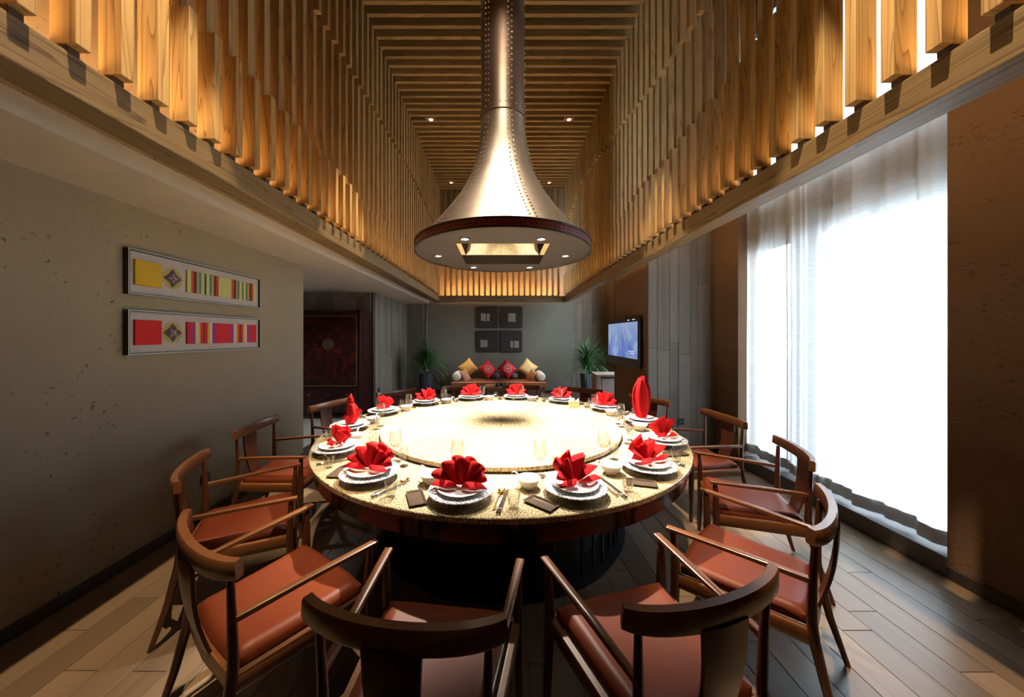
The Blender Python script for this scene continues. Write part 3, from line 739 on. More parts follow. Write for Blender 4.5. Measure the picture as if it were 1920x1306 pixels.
def mk_tray():
    mb = MB().add([(-.034,-.07,.0),(.034,-.07,0),(.034,.07,0),(-.034,.07,0),(-.042,-.08,.012),(.042,-.08,.012),(.042,.08,.012),(-.042,.08,.012),
                   (-.036,-.074,.012),(.036,-.074,.012),(.036,.074,.012),(-.036,.074,.012),(-.030,-.064,.004),(.030,-.064,.004),(.030,.064,.004),(-.030,.064,.004)],
       [(0,3,2,1),(0,1,5,4),(1,2,6,5),(2,3,7,6),(3,0,4,7),(4,5,9,8),(5,6,10,9),(6,7,11,10),(7,4,8,11),(8,9,13,12),(9,10,14,13),(10,11,15,14),(11,8,12,15),(12,13,14,15)])
    return tag(mb.obj('towel_tray', M['tray'], None), None, 'tray', 'smoked glass towel trays')
# napkins ------------------------------------------------------------
def fan_mb(npet, R, half, pointy, spread, seed, tilt=0.0, sq=1.0, yo=0, depth=.022, rim=.30):
    rnd = random.Random(seed); pr = [1+rnd.uniform(-.09,.09) for _ in range(npet+1)]
    sub = 6; nu = npet*sub; mb = MB()
    def g(u, v):
        q = u*npet; i = min(int(q), npet-1); f = q-i
        tri = 1-abs(2*f-1); w = tri if pointy else math.sin(PI*f)**.75
        th = PI/2+half*(1-2*u)
        Rr = R*pr[i]*((1-rim)+rim*w)*(.88+.12*math.cos((th-PI/2)*1.1))
        rr = v*Rr
        bx = spread*(2*u-1)
        x = bx*(1-v)+ (math.cos(th)*rr)*1.0+bx*v*.3; z = math.sin(th)*rr*sq
        y = yo-depth*(w-.5)*2*(v**.8)+ tilt*z - .010*math.sin(PI*v)
        return (x, y, max(z, .001))
    return mb.grid(g, nu, 7)
def flap(mb, sx, R, yo):
    mb.add([(sx*.01,yo,.004),(sx*R,yo-.03,.016),(sx*R*.72,yo-.012,.038),(sx*R*.42,yo-.045,.020),(sx*R*.30,yo-.03,.046),(sx*.02,yo-.02,.03)],
           [(0,1,3),(1,2,3),(3,2,4),(0,3,5),(3,4,5)])
def napkin(kind, seed):
    mb = MB(); rnd = random.Random(seed)
    if kind == 'fan':
        mb = fan_mb(5, .165, 1.42, False, .02, seed, .10, .84, 0, .024, .22)
        b2 = fan_mb(4, .160, 1.05, False, .02, seed+1, .25, .86, .022, .020, .2); mb.add(b2.v, b2.f)
        for s in (-1, 1): flap(mb, s, .15, -.028)
    elif kind == 'star':
        mb = fan_mb(4, .165, 1.38, True, .02, seed, .12, .88, 0, .034, .40)
        b2 = fan_mb(3, .160, .85, True, .02, seed+2, .28, .9, .028, .026, .34); mb.add(b2.v, b2.f)
        for s in (-1, 1): flap(mb, s, .135, -.03)
    elif kind == 'crown':
        mb = fan_mb(3, .15, .85, True, .04, seed, .08, 1.0, 0, .036, .30)
        b2 = fan_mb(3, .12, .8, True, .03, seed+3, .35, 1, .03, .02, .3); mb.add(b2.v, b2.f)
        flap(mb, -1, .10, -.02); flap(mb, 1, .085, -.03)
    elif kind == 'tall':
        def lf(ph, h, yo, tw):
            def g(u, v):
                w = .026+.060*math.sin(PI*min(1, v*.86+.06))**.8*(1 if v < .8 else max(0.0, (1-v)/.2)**.6*.9+.08)
                x = (2*u-1)*w+.012*tw*v; p = math.sin(u*2*PI*2.5+ph)
                top = .05*(1-abs(2*u-1)) if v > .9 else 0
                return (x, yo+.013*p*(.4+v*.6)-.02*(1-(2*u-1)**2), v*h*(1-.06*abs(2*u-1)**2)+.001)
            return g
        mb.grid(lf(0, .365, -.01, -1), 30, 16); mb.grid(lf(1.3, .385, .018, 1), 30, 16)
    elif kind == 'bird':
        def g(u, v):
            a = 2*PI*u; r = .038+.010*math.sin(v*PI)-.020*max(0, v-.55)*1.6; r = max(r, .006)
            p = 1+.16*math.sin(4*a)
            return (r*p*math.cos(a)+.018*math.sin(v*3), r*p*math.sin(a)*.8, v*.17)
        mb.grid(g, 32, 10)
        mb.add([(0,0,.135),(-.035,-.012,.20),(.012,-.02,.262),(.028,.0,.19),(.006,.02,.14),(-.01,.026,.21)], [(0,1,2),(0,2,3),(0,3,4),(4,5,2),(4,1,5)])
        mb.add([(.01,0,.13),(.085,-.02,.120),(.110,-.022,.098),(.07,0,.100),(.02,0,.10)], [(0,1,3,4),(1,2,3)])
        mb.add([(-.03,-.02,.10),(-.062,-.03,.06),(-.03,-.035,.02),(0,-.045,.06)], [(0,1,3),(1,2,3)])
    me = mb.mesh('red_napkin', M['red'], 28)
    o = link('red_napkin', me); sd = o.modifiers.new('solid', 'SOLIDIFY'); sd.thickness = .0028; sd.offset = 0
    return o
NAP = [('fan',0,0,'red napkin folded as a wide rounded fan'), ('star',.15,0,'red napkin folded into pointed star pleats'),
       ('star',.35,0,'red napkin pleated star leaning left'), ('crown',.5,0,'red napkin folded as a peaked crown'),
       ('tall',-1.2,0,'tall upright leaf-shaped red napkin with vertical pleats'), ('star',-1.9,0,'red pleated napkin turned sideways'),
       ('star',3.3,0,'red pleated star napkin seen past a wine glass'), ('star',3.14,0,'red pleated star napkin'),
       ('fan',3.0,0,'red pleated napkin with five points'), ('star',2.8,0,'red star napkin with broad front peak'),
       ('crown',1.9,0,'red diamond-peaked napkin'), ('bird',1.4,0,'red napkin folded as a standing bird with beak'),
       ('crown',.9,0,'narrow crown-folded red napkin'), ('fan',.25,0,'red napkin folded as a broad tilted fan')]
for k in range(14):
    w = WHERE[k]
    place('charger', mk_charger, k, 1.32, 0, 0, 'grey-speckled white charger plate '+w, 0)
    place('plate', mk_plate, k, 1.32, 0, 0, 'plain white plate on the charger '+w, 0, TZ+.039)
    kind, rot, _, lab = NAP[k]; a = math.radians(ang0+dA*k)
    o = napkin(kind, 20+k); o.location = (TX+1.315*math.sin(a), TY-1.315*math.cos(a), TZ+.059); o.rotation_euler = (0,0,a+rot if k < 4 or k > 11 else a+rot)
    # keep the face of the fold towards the viewer's side on the far seats
    if k in (5,6,7,8,9): o.rotation_euler = (0,0,{5:-.35,6:.15,7:.05,8:-.1,9:-.15}[k])
    if k == 4: o.rotation_euler = (0,0,.1)
    if k == 10: o.rotation_euler = (0,0,-.7)
    if k == 11: o.rotation_euler = (0,0,.1)
    if k == 12: o.rotation_euler = (0,0,-.9)
    if k == 13: o.rotation_euler = (0,0,-.25)
    if k == 2: o.rotation_euler = (0,0,.5)
    if k == 3: o.rotation_euler = (0,0,.35)
    tag(o, lab+' '+w if k not in (4, 11) else lab+(' on right side' if k == 4 else ' on left side'), 'napkin', 'folded red napkins')
    place('bowl', mk_bowl, k, 1.19, -.205, 0, 'small white soup bowl '+w, 0)
    place('cspoon', mk_cspoon, k, 1.19, -.205, random.uniform(-.2,.2), 'white ceramic spoon in the soup bowl '+w, 0, TZ+.008)
    place('wine', mk_wine, k, 1.075, -.09, 0, 'tall stemmed wine glass '+w, 0)
    place('small', mk_small, k, 1.09, .01, 0, 'short stemmed glass '+w, 0)
    place('cup', mk_cup, k, 1.385, .275, random.uniform(-.5,.8), 'handled clear glass cup '+w, 0)
    place('gspoon', mk_gspoon, k, 1.31, .192, -.05, 'gold spoon right of the plate '+w, 0)
    place('chop', mk_chop, k, 1.325, .214, -.06, 'left ebony chopstick of the pair '+w, 0)
    place('chop', mk_chop, k, 1.325, .224, -.05, 'right ebony chopstick of the pair '+w, 0)
    place('rest', mk_rest, k, 1.255, .205, -.05, 'gold cutlery rest '+w, 0)
    place('sleeve', mk_sleeve, k, 1.345, .199, -.08, 'white paper sleeve under the spoon '+w, 0)
    place('tray', mk_tray, k, 1.375, -.215, .55, 'smoked rectangular towel tray '+w, 0)
# holder with a white napkin on the turntable
hd = empty('napkin_holder', (.79, 3.55, ZSU), -.35, 'small carved metal holder with white paper napkins on the turntable edge', 'napkin holder')
MB().box(-.055,-.016,0,.055,-.012,.085).box(-.055,.012,0,.055,.016,.085).box(-.055,-.016,0,.055,.016,.004).obj('holder_body', plain('champagne_metal', (.72,.64,.48), .3, .8), hd)
MB().add([(-.05,0,.006),(.05,0,.006),(.05,0,.115),(.012,0,.080),(0,0,.070),(-.012,0,.095),(-.045,0,.135)], [(0,1,2,3,4,5,6)]).obj('paper_napkin', M['white'], hd)
rel = MB()
for i in range(9):
    x = -.044+i*.011
    rel.box(x-.003, -.018, .012, x+.003, -.0158, .03+.02*((i*7)%3)/2)
    rel.box(x-.003, -.018, .055, x+.003, -.0158, .078-.012*((i*5)%2))
rel.obj('relief', M['gold'], hd)

# ================================================================== PICTURES ON LEFT WALL
def framed(z0, z1, label, sqcol, stripes, med):
    YA, YBp, XF = 2.215, 3.436, -2.506
    t = empty('framed_picture', (XL, (YA+YBp)/2, (z0+z1)/2), label=label, cat='picture', group='framed textile pictures on the left wall')
    ox, oy, oz = t.location
    def b(mb, x0,y0,za,x1,y1,zb,m=0): return mb.box(x0-ox,y0-oy,za-oz,x1-ox,y1-oy,zb-oz,m)
    th = .009
    fr = MB(); b(fr, XL+.001,YA,z0,XF-.002,YA+.012,z1); b(fr, XL+.001,YBp-.012,z0,XF-.002,YBp,z1); b(fr, XL+.001,YA+.012,z0,XF-.002,YBp-.012,z0+.012); b(fr, XL+.001,YA+.012,z1-.012,XF-.002,YBp-.012,z1)
    fr.obj('frame', M['blackp'], t)
    ed = MB(); b(ed, XF-.002,YA,z0,XF,YA+.005,z1); b(ed, XF-.002,YBp-.006,z0,XF,YBp,z1); b(ed, XF-.002,YA+.006,z0,XF,YBp-.006,z0+.006); b(ed, XF-.002,YA+.006,z1-.006,XF,YBp-.006,z1)
    ed.obj('edge_strip', M['silver'], t)
    mt = MB(); b(mt, XL+.001,YA+.012,z0+.012,XL+.018,YBp-.012,z1-.012); mt.obj('mount', M['mount'], t)
    cz = (z0+z1)/2; xb = XL+.018
    s = MB(); b(s, xb,2.262,cz-.088,xb+.014,2.442,cz+.088); bevel(s.obj('fabric_square', plain('square_cloth', sqcol, .8), t), .003)
    st = MB(); mats = []; idx = {}
    for a0, a1, c in stripes:
        if c not in idx: idx[c] = len(mats); mats.append(plain('stripe', c, .8))
        ya, yb = pxY(a0), pxY(a1); b(st, xb, ya, cz-.088, xb+.012, yb, cz+.088, idx[c])
    st.obj('striped_fabric', mats, t)
    # medallion
    def star(r, n, k, x, ms, ph=0):
        mb = MB(); v = [(x-ox, 0, 0)]
        for i in range(n*2):
            a = ph+PI*i/n; rr = r*(1 if i % 2 == 0 else k); v.append((x-ox-.003, math.cos(a)*rr+2.532-oy, math.sin(a)*rr+cz-oz))
        v[0] = (x-ox, 2.532-oy, cz-oz); mb.add(v, [(0, 1+i, 1+(i+1)%(2*n)) for i in range(2*n)]); mb.obj('medallion_layer', ms, t)
    star(.088, 16, .80, xb+.004, plain('olive_gold_braid', (.35,.30,.06), .6), 0)
    star(.068, 4, .62, xb+.010, plain('dark_oxblood', (.06,.012,.012), .6), 0)
    star(.046, 4, .42, xb+.014, plain('slate_blue_thread', (.13,.19,.30), .6), med)
    star(.020, 6, .55, xb+.018, plain('scarlet_thread', (.4,.04,.02), .6), 0)
    star(.007, 6, .8, xb+.022, plain('bead', (.6,.5,.2), .3), 0)
def pxY(cx):   # column in the zoomed view -> depth along the wall
    px = 200+cx/4.8; return F*2.52/(PX-px)
pale=(.50,.50,.17); redc=(.42,.045,.02); dk=(.045,.018,.014); org=(.50,.22,.02); teal=(.02,.20,.22); red2=(.50,.01,.012); mag=(.36,.01,.13); brn=(.22,.06,.04); wht=(.52,.53,.58); yel=(.62,.42,.03)
S1 = [(720,755,pale),(755,780,redc),(780,805,dk),(805,825,org),(825,848,teal),(848,875,pale),(875,893,dk),(893,920,pale),(920,940,teal),(940,960,org),(960,980,dk),(980,1003,redc),(1003,1118,pale),(1118,1140,redc),(1140,1160,dk),(1160,1175,org),(1175,1190,teal),(1190,1215,pale),(1215,1225,dk),(1225,1248,pale),(1248,1262,teal),(1262,1280,org),(1280,1298,dk),(1298,1315,redc),(1315,1342,pale)]
S2 = [(720,743,red2),(743,780,mag),(780,795,brn),(795,820,wht),(820,838,yel),(838,867,red2),(867,878,dk),(878,905,red2),(905,925,yel),(925,946,wht),(946,958,brn),(958,990,mag),(990,1098,red2),(1098,1128,mag),(1128,1138,brn),(1138,1160,wht),(1160,1174,yel),(1174,1194,red2),(1194,1204,dk),(1204,1224,red2),(1224,1240,yel),(1240,1258,wht),(1258,1292,mag),(1292,1342,red2)]
framed(1.862, 2.172, 'upper framed picture with a mustard square and multicoloured striped cloth', (.52,.33,.01), S1, .0)
framed(1.447, 1.754, 'lower framed picture with a red square and magenta striped cloth', (.50,.006,.008), S2, PI/4)
# sockets
def socket(loc, nrm, label, s=.086):
    t = empty('wall_socket', loc, label=label, cat='socket'); 
    d = Vector(nrm); ax = abs(d.x) > .5
    (bbox_mb(0,-s/2,-s/2,.010*d.x,s/2,s/2,.002) if ax and d.x > 0 else bbox_mb(-.010,-s/2,-s/2,0,s/2,s/2,.002) if ax else bbox_mb(-s/2,-.010,-s/2,s/2,0,s/2,.002)).obj('cover_plate', M['blackp'], t)
    q = MB()
    for i in (-1, 1):
        if ax: q.box(.010*d.x, i*.014-.003, -.012, .0115*d.x, i*.014+.003, .008)
        else: q.box(i*.014-.003, -.0115, -.012, i*.014+.003, -.010, .008)
    q.obj('slot', M['steel'], t)
socket((XL+.0005, 2.83, .345), (1,0,0), 'black wall socket low on the greige left wall')
socket((-2.6, 7.0, .42), (1,0,0), 'black wall socket on the grey boards left of the plant')
socket((2.46, YP0-.003, .41), (0,-1,0), 'black wall socket on the grey boards behind the right chairs')

# ================================================================== CABINET
def cabinet():
    X0, X1, Y0c, Y1c, ZT_ = -3.87, -2.66, 6.21, 6.75, 2.055
    t = empty('lacquered_cabinet', ((X0+X1)/2, (Y0c+Y1c)/2, 0), label='tall dark red lacquered cabinet with gilt door borders against the hall boards', cat='cabinet')
    ox, oy, _ = t.location
    lac, nt, b = mat('oxblood_lacquer'); v = coords(nt); n = noise(nt, v, 5, 4)
    L(nt, mixc(nt, n, (.018,.004,.004), (.04,.008,.007)), b.inputs['Base Color']); setp(b, rough=.28)
    lac2, nt, b = mat('painted_lacquer_panel'); v = coords(nt)
    n = noise(nt, v, 7, 5, .6, 1.5); c = ramp(nt, n, [(0,(.012,.004,.004)), (.5,(.02,.005,.005)), (.6,(.10,.010,.008)), (.68,(.03,.01,.008)), (.74,(.09,.08,.05)), (.8,(.02,.006,.005))])
    L(nt, c, b.inputs['Base Color']); setp(b, rough=.3)
    def bx(mb, x0,y0,z0,x1,y1,z1): return mb.box(x0-ox,y0-oy,z0,x1-ox,y1-oy,z1)
    body = MB(); bx(body, X0,Y0c+.02,.12,X1,Y1c,ZT_-.05); bx(body, X0-.015,Y0c,ZT_-.05,X1+.015,Y1c,ZT_)
    bevel(body.obj('cabinet_body', lac, t), .004)
    fr = MB(); bx(fr, X1,Y0c+.06,.62,X1+.006,Y0c+.09,ZT_-.1); bx(fr, X1,Y1c-.07,.62,X1+.006,Y1c-.04,ZT_-.1); bx(fr, X1,Y0c+.09,.62,X1+.006,Y1c-.07,.65); bx(fr, X1,Y0c+.09,ZT_-.13,X1+.006,Y1c-.07,ZT_-.1)
    bx(fr, X1,Y0c+.06,.2,X1+.006,Y1c-.04,.23); bx(fr, X1,Y0c+.06,.52,X1+.006,Y1c-.04,.55); fr.obj('side_moulding', lac, t)
    xm = (X0+X1)/2
    for s in (-1, 1):
        a0, a1 = (X0+.06, xm-.002) if s < 0 else (xm+.002, X1-.06)
        d = MB(); bx(d, a0,Y0c+.002,.62,a1,Y0c+.02,ZT_-.08); do = d.obj('door', lac2, t)
        g = MB()
        o_ = a0 if s < 0 else a1; i_ = .012*(-s)
        bx(g, min(o_,o_+i_),Y0c-.001,.63,max(o_,o_+i_),Y0c+.002,ZT_-.09); bx(g, a0,Y0c-.001,.63,a1,Y0c+.002,.642); bx(g, a0,Y0c-.001,ZT_-.102,a1,Y0c+.002,ZT_-.09)
        g.obj('gilt_border', plain('dull_gilt', (.26,.21,.05), .45, .4), do)
        MB().lathe([(0,.004),(.10,.004),(.105,0)], 28, a0=PI/2 if s < 0 else -PI/2, a1=3*PI/2 if s < 0 else PI/2).obj('lock_plate', plain('aged_brass', (.10,.09,.06), .4, .5), do, loc=(xm-ox+s*.003, Y0c-oy+.0015, 1.42)).rotation_euler = (PI/2,0,0)
    for i in range(3):
        w = (X1-X0-.12)/3; a = X0+.06+i*w
        d = MB(); bx(d, a+.006,Y0c+.004,.36,a+w-.006,Y0c+.02,.58); do = bevel(d.obj('drawer', lac2, t), .004)
        MB().lathe([(0,.012),(.012,.01),(.016,0)], 12).obj('knob', M['gold'], do, loc=(a+w/2-ox, Y0c-oy+.004, .47)).rotation_euler = (PI/2,0,0)
    lg = MB(); bx(lg, X0+.03,Y0c+.03,.24,X1-.03,Y0c+.05,.34); lg.obj('lower_rail', lac, t)
    for x in (X0, X1-.06):
        for y in (Y0c+.02, Y1c-.06):
            l = MB(); bx(l, x,y,0,x+.06,y+.06,.12); l.obj('leg', lac, t)
cabinet()

# ================================================================== FAR END: SOFA BENCH
bench = empty('sofa_bench', (0.0, 8.55, 0), label='low brown leather sofa bench against the far wall', cat='sofa')
bl = plain('brown_bench_leather', (.30,.10,.045), .35); bd = plain('dark_brown_hide', (.10,.06,.05), .4)
bx0, bx1 = -1.235, 1.13
MB().box(bx0,-.42,.30,bx1,.40,.44).obj('seat', bl, bench); bevel(bench.children[-1], .02, 3)
bevel(MB().box(bx0+.02,.40,.20,bx1-.02,.54,.62).obj('backrest', bd, bench), .02, 3)
MB().box(bx0+.03,-.38,.06,bx1-.03,.40,.30).obj('base', bd, bench)
for x in (bx0+.05, bx1-.11):
    for y in (-.36, .3): MB().box(x,y,0,x+.06,y+.06,.06).obj('leg', M['black'], bench)
def cushion(name, px, py, Y, w, h, th, rot, m, label, grp, tilt=-.25, ry=0, emb=False, z=None, thick=None):
    p = atp(px, py, Y); t = empty(name, p, label=label, cat='cushion', group=grp)
    t.rotation_euler = (tilt, rot, ry)
    def g(s):
        def f(u, v):
            a, b_ = 2*u-1, 2*v-1
            e = (1-abs(a)**2.6)*(1-abs(b_)**2.6)
            pin = 1-.10*(1-abs(a)**2)*abs(b_)**2-.10*(1-abs(b_)**2)*abs(a)**2
            return (a*w/2*(1-.08*(1-a*a)*0)*(1-.09*(1-b_*b_)*abs(a)), s*th/2*e**.55, b_*h/2*(1-.09*(1-a*a)*abs(b_)))
        return f
    MB().grid(g(-1), 14, 14).grid(lambda u, v: g(1)(1-u, v), 14, 14).obj('cushion_cover', m, t, 'all', True)
    if emb:
        e = MB(); yf = -th/2-.006
        def dot(x, z, r):
            e.add([(x+r*math.cos(q*PI/3), yf, z+r*math.sin(q*PI/3)) for q in range(6)]+[(x, yf-.003, z)], [(q,(q+1)%6,6) for q in range(6)])
        dot(0,0,.022)
        for n, R, r in ((6,.045,.007),(12,.065,.006),(12,.088,.008),(24,.102,.005)):
            for i in range(n):
                a = 2*PI*i/n+.2; q = R*(1-.05*math.cos(6*a)); dot(q*math.cos(a), q*math.sin(a), r)
        o = e.obj('emblem', M['white'], t); o['label'] = 'round white embroidered rosette'; o.rotation_euler = (0,-rot,0)
    return t
or1 = plain('orange_silk', (.78,.42,.10), .5); or2 = plain('pale_gold_silk', (.82,.58,.25), .45); rdc = plain('scarlet_velvet', (.62,.010,.018), .6)
GC = 'square cushions propped on the sofa bench'
cushion('throw_cushion', 878, 689.5, 8.70, .40, .40, .16, PI/4+.10, or1, 'orange silk cushion on its corner at the left of the bench', GC)
cushion('throw_cushion', 990, 689.5, 8.70, .40, .40, .16, PI/4-.10, or2, 'pale gold silk cushion on its corner at the right of the bench', GC)
cushion('throw_cushion', 914.5, 692, 8.52, .39, .35, .16, PI/4+.06, rdc, 'left red cushion with a white rosette on the bench', GC, emb=True)
cushion('throw_cushion', 951, 691, 8.52, .40, .36, .16, PI/4-.04, rdc, 'right red cushion with a white rosette on the bench', GC, emb=True)
tan = plain('tan_patterned_cloth', (.50,.24,.15), .7); tan2 = plain('rust_patterned_cloth', (.42,.17,.08), .7)
cushion('small_cushion', 872, 704, 8.34, .20, .30, .10, -.45, tan, 'small tan cushion leaning on the left bolster', 'small side cushions', ry=.5)
cushion('small_cushion', 997.5, 704, 8.34, .22, .30, .10, .5, tan2, 'small rust cushion leaning on the right bolster', 'small side cushions', ry=-.5)
gy = plain('grey_blue_cloth', (.22,.25,.30), .8)
for px, lab in ((929, 'grey-blue round cushion behind the left red cushion'), (964, 'grey-blue round cushion behind the right red cushion')):
    o = MB().lathe([(.0,-.085),(.05,-.08),(.095,-.05),(.105,0),(.095,.05),(.05,.08),(0,.085)], 24).obj('round_cushion', gy, None, 'all')
    o.location = atp(px, 703.5, 8.78); tag(o, lab, 'cushion', 'grey-blue round cushions')
wl = plain('cream_bolster_cloth', (.62,.60,.54), .8)
for px, lab in ((858, 'cream bolster at the left end of the bench'), (1012, 'white bolster at the right end of the bench')):
    p = atp(px, 703.8, 8.5); t = empty('bolster', p, label=lab, cat='cushion', group='bolsters at the bench ends')
    MB().lathe([(0,-.30),(.03,-.31),(.09,-.30),(.11,-.27),(.115,0),(.11,.27),(.09,.30),(.03,.31),(0,.30)], 24).obj('bolster_body', wl, t, 'all').rotation_euler = (PI/2,0,0)
    MB().lathe([(0,.022),(.018,.018),(.026,0)], 12).obj('tassel_knot', wl, t, 'all', loc=(0,-.30,.0)).rotation_euler = (PI/2,0,0)
# tea table
tt = empty('tea_table', (.02, 7.5, 0), label='low wooden tea table in front of the sofa bench', cat='table')
tw = wood('tea_table_wood', (.33,.17,.08), (.16,.07,.03), 'X', .35, .5)
bevel(MB().box(-.38,-.25,.42,.46,.25,.45).obj('table_top', tw, tt), .006)
for x in (-.33, .36):
    for y in (-.2, .15): MB().box(x,y,0,x+.05,y+.05,.42).obj('leg', tw, tt)
MB().box(-.30,-.19,.36,.38,-.17,.42).obj('rail', tw, tt)
tag(bevel(MB().box(-.04,7.38,.45,.14,7.58,.465).obj('tea_tray', M['blackp']), .004), 'black tea tray on the low tea table', 'tray')
cupm = plain('black_glaze', (.02,.022,.028), .2)
def pot(x, y, z, s, label, sp, nm='teapot', cat='teapot'):
    t = empty(nm, (x, y, z), label=label, cat=cat)
    MB().lathe([(0,0),(.025*s,0),(.045*s,.02*s),(.048*s,.04*s),(.030*s,.062*s),(.026*s,.062*s),(0,.055*s)], 20).obj('body', cupm, t, 'all')
    MB().lathe([(.028*s,.061*s),(.02*s,.070*s),(.006*s,.074*s),(.008*s,.084*s),(0,.086*s)], 16).obj('lid', cupm, t, 'all')
    if sp: MB().sweep([(.04*s,0,.03*s),(.065*s,0,.045*s),(.078*s,0,.062*s)], [(.016*s,.016*s),(.011*s,.011*s),(.008*s,.008*s)], rnd=True, seg=8).obj('spout', cupm, t, 'all')
pot(-.075, 7.33, .45, 1.05, 'dark glazed lidded jar at the left of the tea tray', False, 'lidded_jar', 'jar')
pot(.01, 7.46, .465, .8, 'small black teapot on the tea tray', True)
pot(.10, 7.46, .465, .75, 'black gaiwan with steel glint right of the teapot', False, 'lidded_cup', 'cup')
pot(.205, 7.46, .45, .8, 'black sauce pot with spout at the right of the tray', True, 'side_pot', 'pot')
# stone wall panels
slabm = plaster('charcoal_stone', (.045,.040,.038), .2, pscale=6)
inl = plain('white_brushed_inlay', (.45,.45,.43), .7)
def wallpanel(x0, x1, y0, y1, bars, label):
    a = atp(840+x0/4.8, 500+y1/4.8, YB); b_ = atp(840+x1/4.8, 500+y0/4.8, YB)
    t = empty('stone_wall_panel', ((a.x+b_.x)/2, YB, (a.z+b_.z)/2), label=label, cat='wall panel', group='four charcoal panels on the far wall')
    ox, _, oz = t.location; mb = MB(); rnd = random.Random(int(x0+y0)); n = 10; ring = []
    hw_, hh = (b_.x-a.x)/2, (b_.z-a.z)/2
    for i in range(4*n):
        s, f = divmod(i, n); f = f/n*2-1; r = lambda: 1+rnd.uniform(-.012,.012)
        c = {0:(f,-1),1:(1,f),2:(-f,1),3:(-1,-f)}[s]; k = 1-.035*(abs(c[0])*abs(c[1]))**6
        ring.append((c[0]*hw_*k*r(), c[1]*hh*k*r()))
    v = [(x, -.0005, z) for x, z in ring]+[(x, -.028, z) for x, z in ring]+[(x*.96, -.034, z*.96) for x, z in ring]; m_ = 4*n
    mb.add(v, [(i,(i+1)%m_,m_+(i+1)%m_,m_+i) for i in range(m_)]+[(m_+i,m_+(i+1)%m_,2*m_+(i+1)%m_,2*m_+i) for i in range(m_)]+[tuple(2*m_+i for i in range(m_))])
    mb.obj('slab', slabm, t)
    q = MB()
    for (cx0, cx1, cy0, cy1, vert, nb) in bars:
        p0 = atp(840+cx0/4.8, 500+cy1/4.8, YB); p1 = atp(840+cx1/4.8, 500+cy0/4.8, YB)
        for i in range(nb):
            if vert: w = (p1.x-p0.x)/nb; xx = p0.x-ox+w*(i+.5); j = rnd.uniform(-.012,.012); q.box(xx-w*.34,-.040,p0.z-oz+j,xx+w*.34,-.034,p1.z-oz+j)
            else: w = (p1.z-p0.z)/nb; zz = p0.z-oz+w*(i+.5); j = rnd.uniform(-.012,.012); q.box(p0.x-ox+j,-.040,zz-w*.32,p1.x-ox+j,-.034,zz+w*.32)
    q.obj('inlay', inl, t)
wallpanel(257,453,353,553, [(297,342,420,488,True,5),(349,376,420,488,True,3)], 'upper left charcoal panel with two vertical white combs')
wallpanel(470,671,357,553, [(543,609,418,495,False,9)], 'upper right charcoal panel with a stack of white horizontal strokes')
wallpanel(255,454,571,768, [(292,357,657,723,False,10)], 'lower left charcoal panel with a white woven square')
wallpanel(470,668,571,768, [(562,587,668,728,True,3),(595,637,668,728,True,5)], 'lower right charcoal panel with two white wavy combs')

# ================================================================== PLANTS
leafm, nt, b = mat('strap_leaf'); oi = N(nt, 'ShaderNodeObjectInfo')
L(nt, ramp(nt, oi.outputs['Random'], [(0,(.02,.07,.02)), (.5,(.04,.14,.04)), (1,(.10,.25,.08))]), b.inputs['Base Color']); setp(b, rough=.35)
def leafmesh(i, ln, bend, w):
    rnd = random.Random(i); pts = []
    def g(u, v):
        s = v*ln; ang = .25+bend*v**1.3; 
        # integrate along the curve
        x = z = 0; n = 12
        for q in range(n):
            vv = v*q/n; aa = .25+bend*vv**1.3; x += math.sin(aa)*s/n; z += math.cos(aa)*s/n
        ww = w*math.sin(PI*min(.98, v*.85+.15))**.7*(1-v**4*.6)
        return (x, (2*u-1)*ww, z+.25*ww*abs(2*u-1))
    return MB().grid(g, 2, 12).mesh('leaf', leafm, 'all')
LEAVES = [leafmesh(i, random.uniform(.70,.95), random.uniform(.9,2.0), random.uniform(.011,.018)) for i in range(14)]
potm, nt, b = mat('ribbed_blue_black_pot'); v = coords(nt, (1,1,.15)); L(nt, mixc(nt, noise(nt, v, 30, 3), (.015,.02,.035), (.06,.075,.12)), b.inputs['Base Color']); setp(b, rough=.35)
def plant(x, y, pr, ph, label, n, sc, seed, zc=0):
    rnd = random.Random(seed)
    t = empty('potted_plant', (x, y, 0), label=label, cat='plant', group='potted strap-leaf plants')
    mb = MB(); seg = 72; prf = [(pr*.72,0),(pr*.76,.01),(pr,ph-.03),(pr,ph),(pr*.9,ph),(pr*.88,ph-.05)]
    v_ = [];
    for r, z in prf:
        for i in range(seg):
            a = 2*PI*i/seg; rr = r*(1-.03*(i % 4 < 2)*(z < ph-.02)); v_.append((rr*math.cos(a), rr*math.sin(a), z))
    mb.add(v_, [(j*seg+i, j*seg+(i+1)%seg, (j+1)*seg+(i+1)%seg, (j+1)*seg+i) for j in range(len(prf)-1) for i in range(seg)]); mb.obj('pot', potm, t, 30)
    MB().lathe([(pr*.9,0),(0,.01)], 24).obj('soil', M['drum'], t, loc=(0,0,ph-.05))
    MB().sweep([(0,0,ph-.05),(.01,0,ph+.12+zc),(0,.01,ph+.25+zc)], (.05,.04), rnd=True).obj('stem', plain('pale_cane', (.16,.13,.08), .8), t, 'all')
    for i in range(n):
        o = link('leaf', LEAVES[rnd.randrange(14)], t); h = rnd.random()
        o.location = (rnd.uniform(-.02,.02), rnd.uniform(-.02,.02), ph+.05+zc+.20*h)
        o.rotation_euler = (rnd.uniform(-.15,.15), rnd.uniform(-.1,1.3)-.5*(h > .75), rnd.uniform(0, 2*PI)); s = sc*rnd.uniform(.75,1.05); o.scale = (s,s,s)
plant(-1.88, 8.26, .175, .66, 'bushy dark green strap-leaf plant in the left far corner', 270, .93, 3)
plant(2.13, 8.15, .165, .66, 'loose arching strap-leaf plant beside the console at right', 200, 1.05, 5)

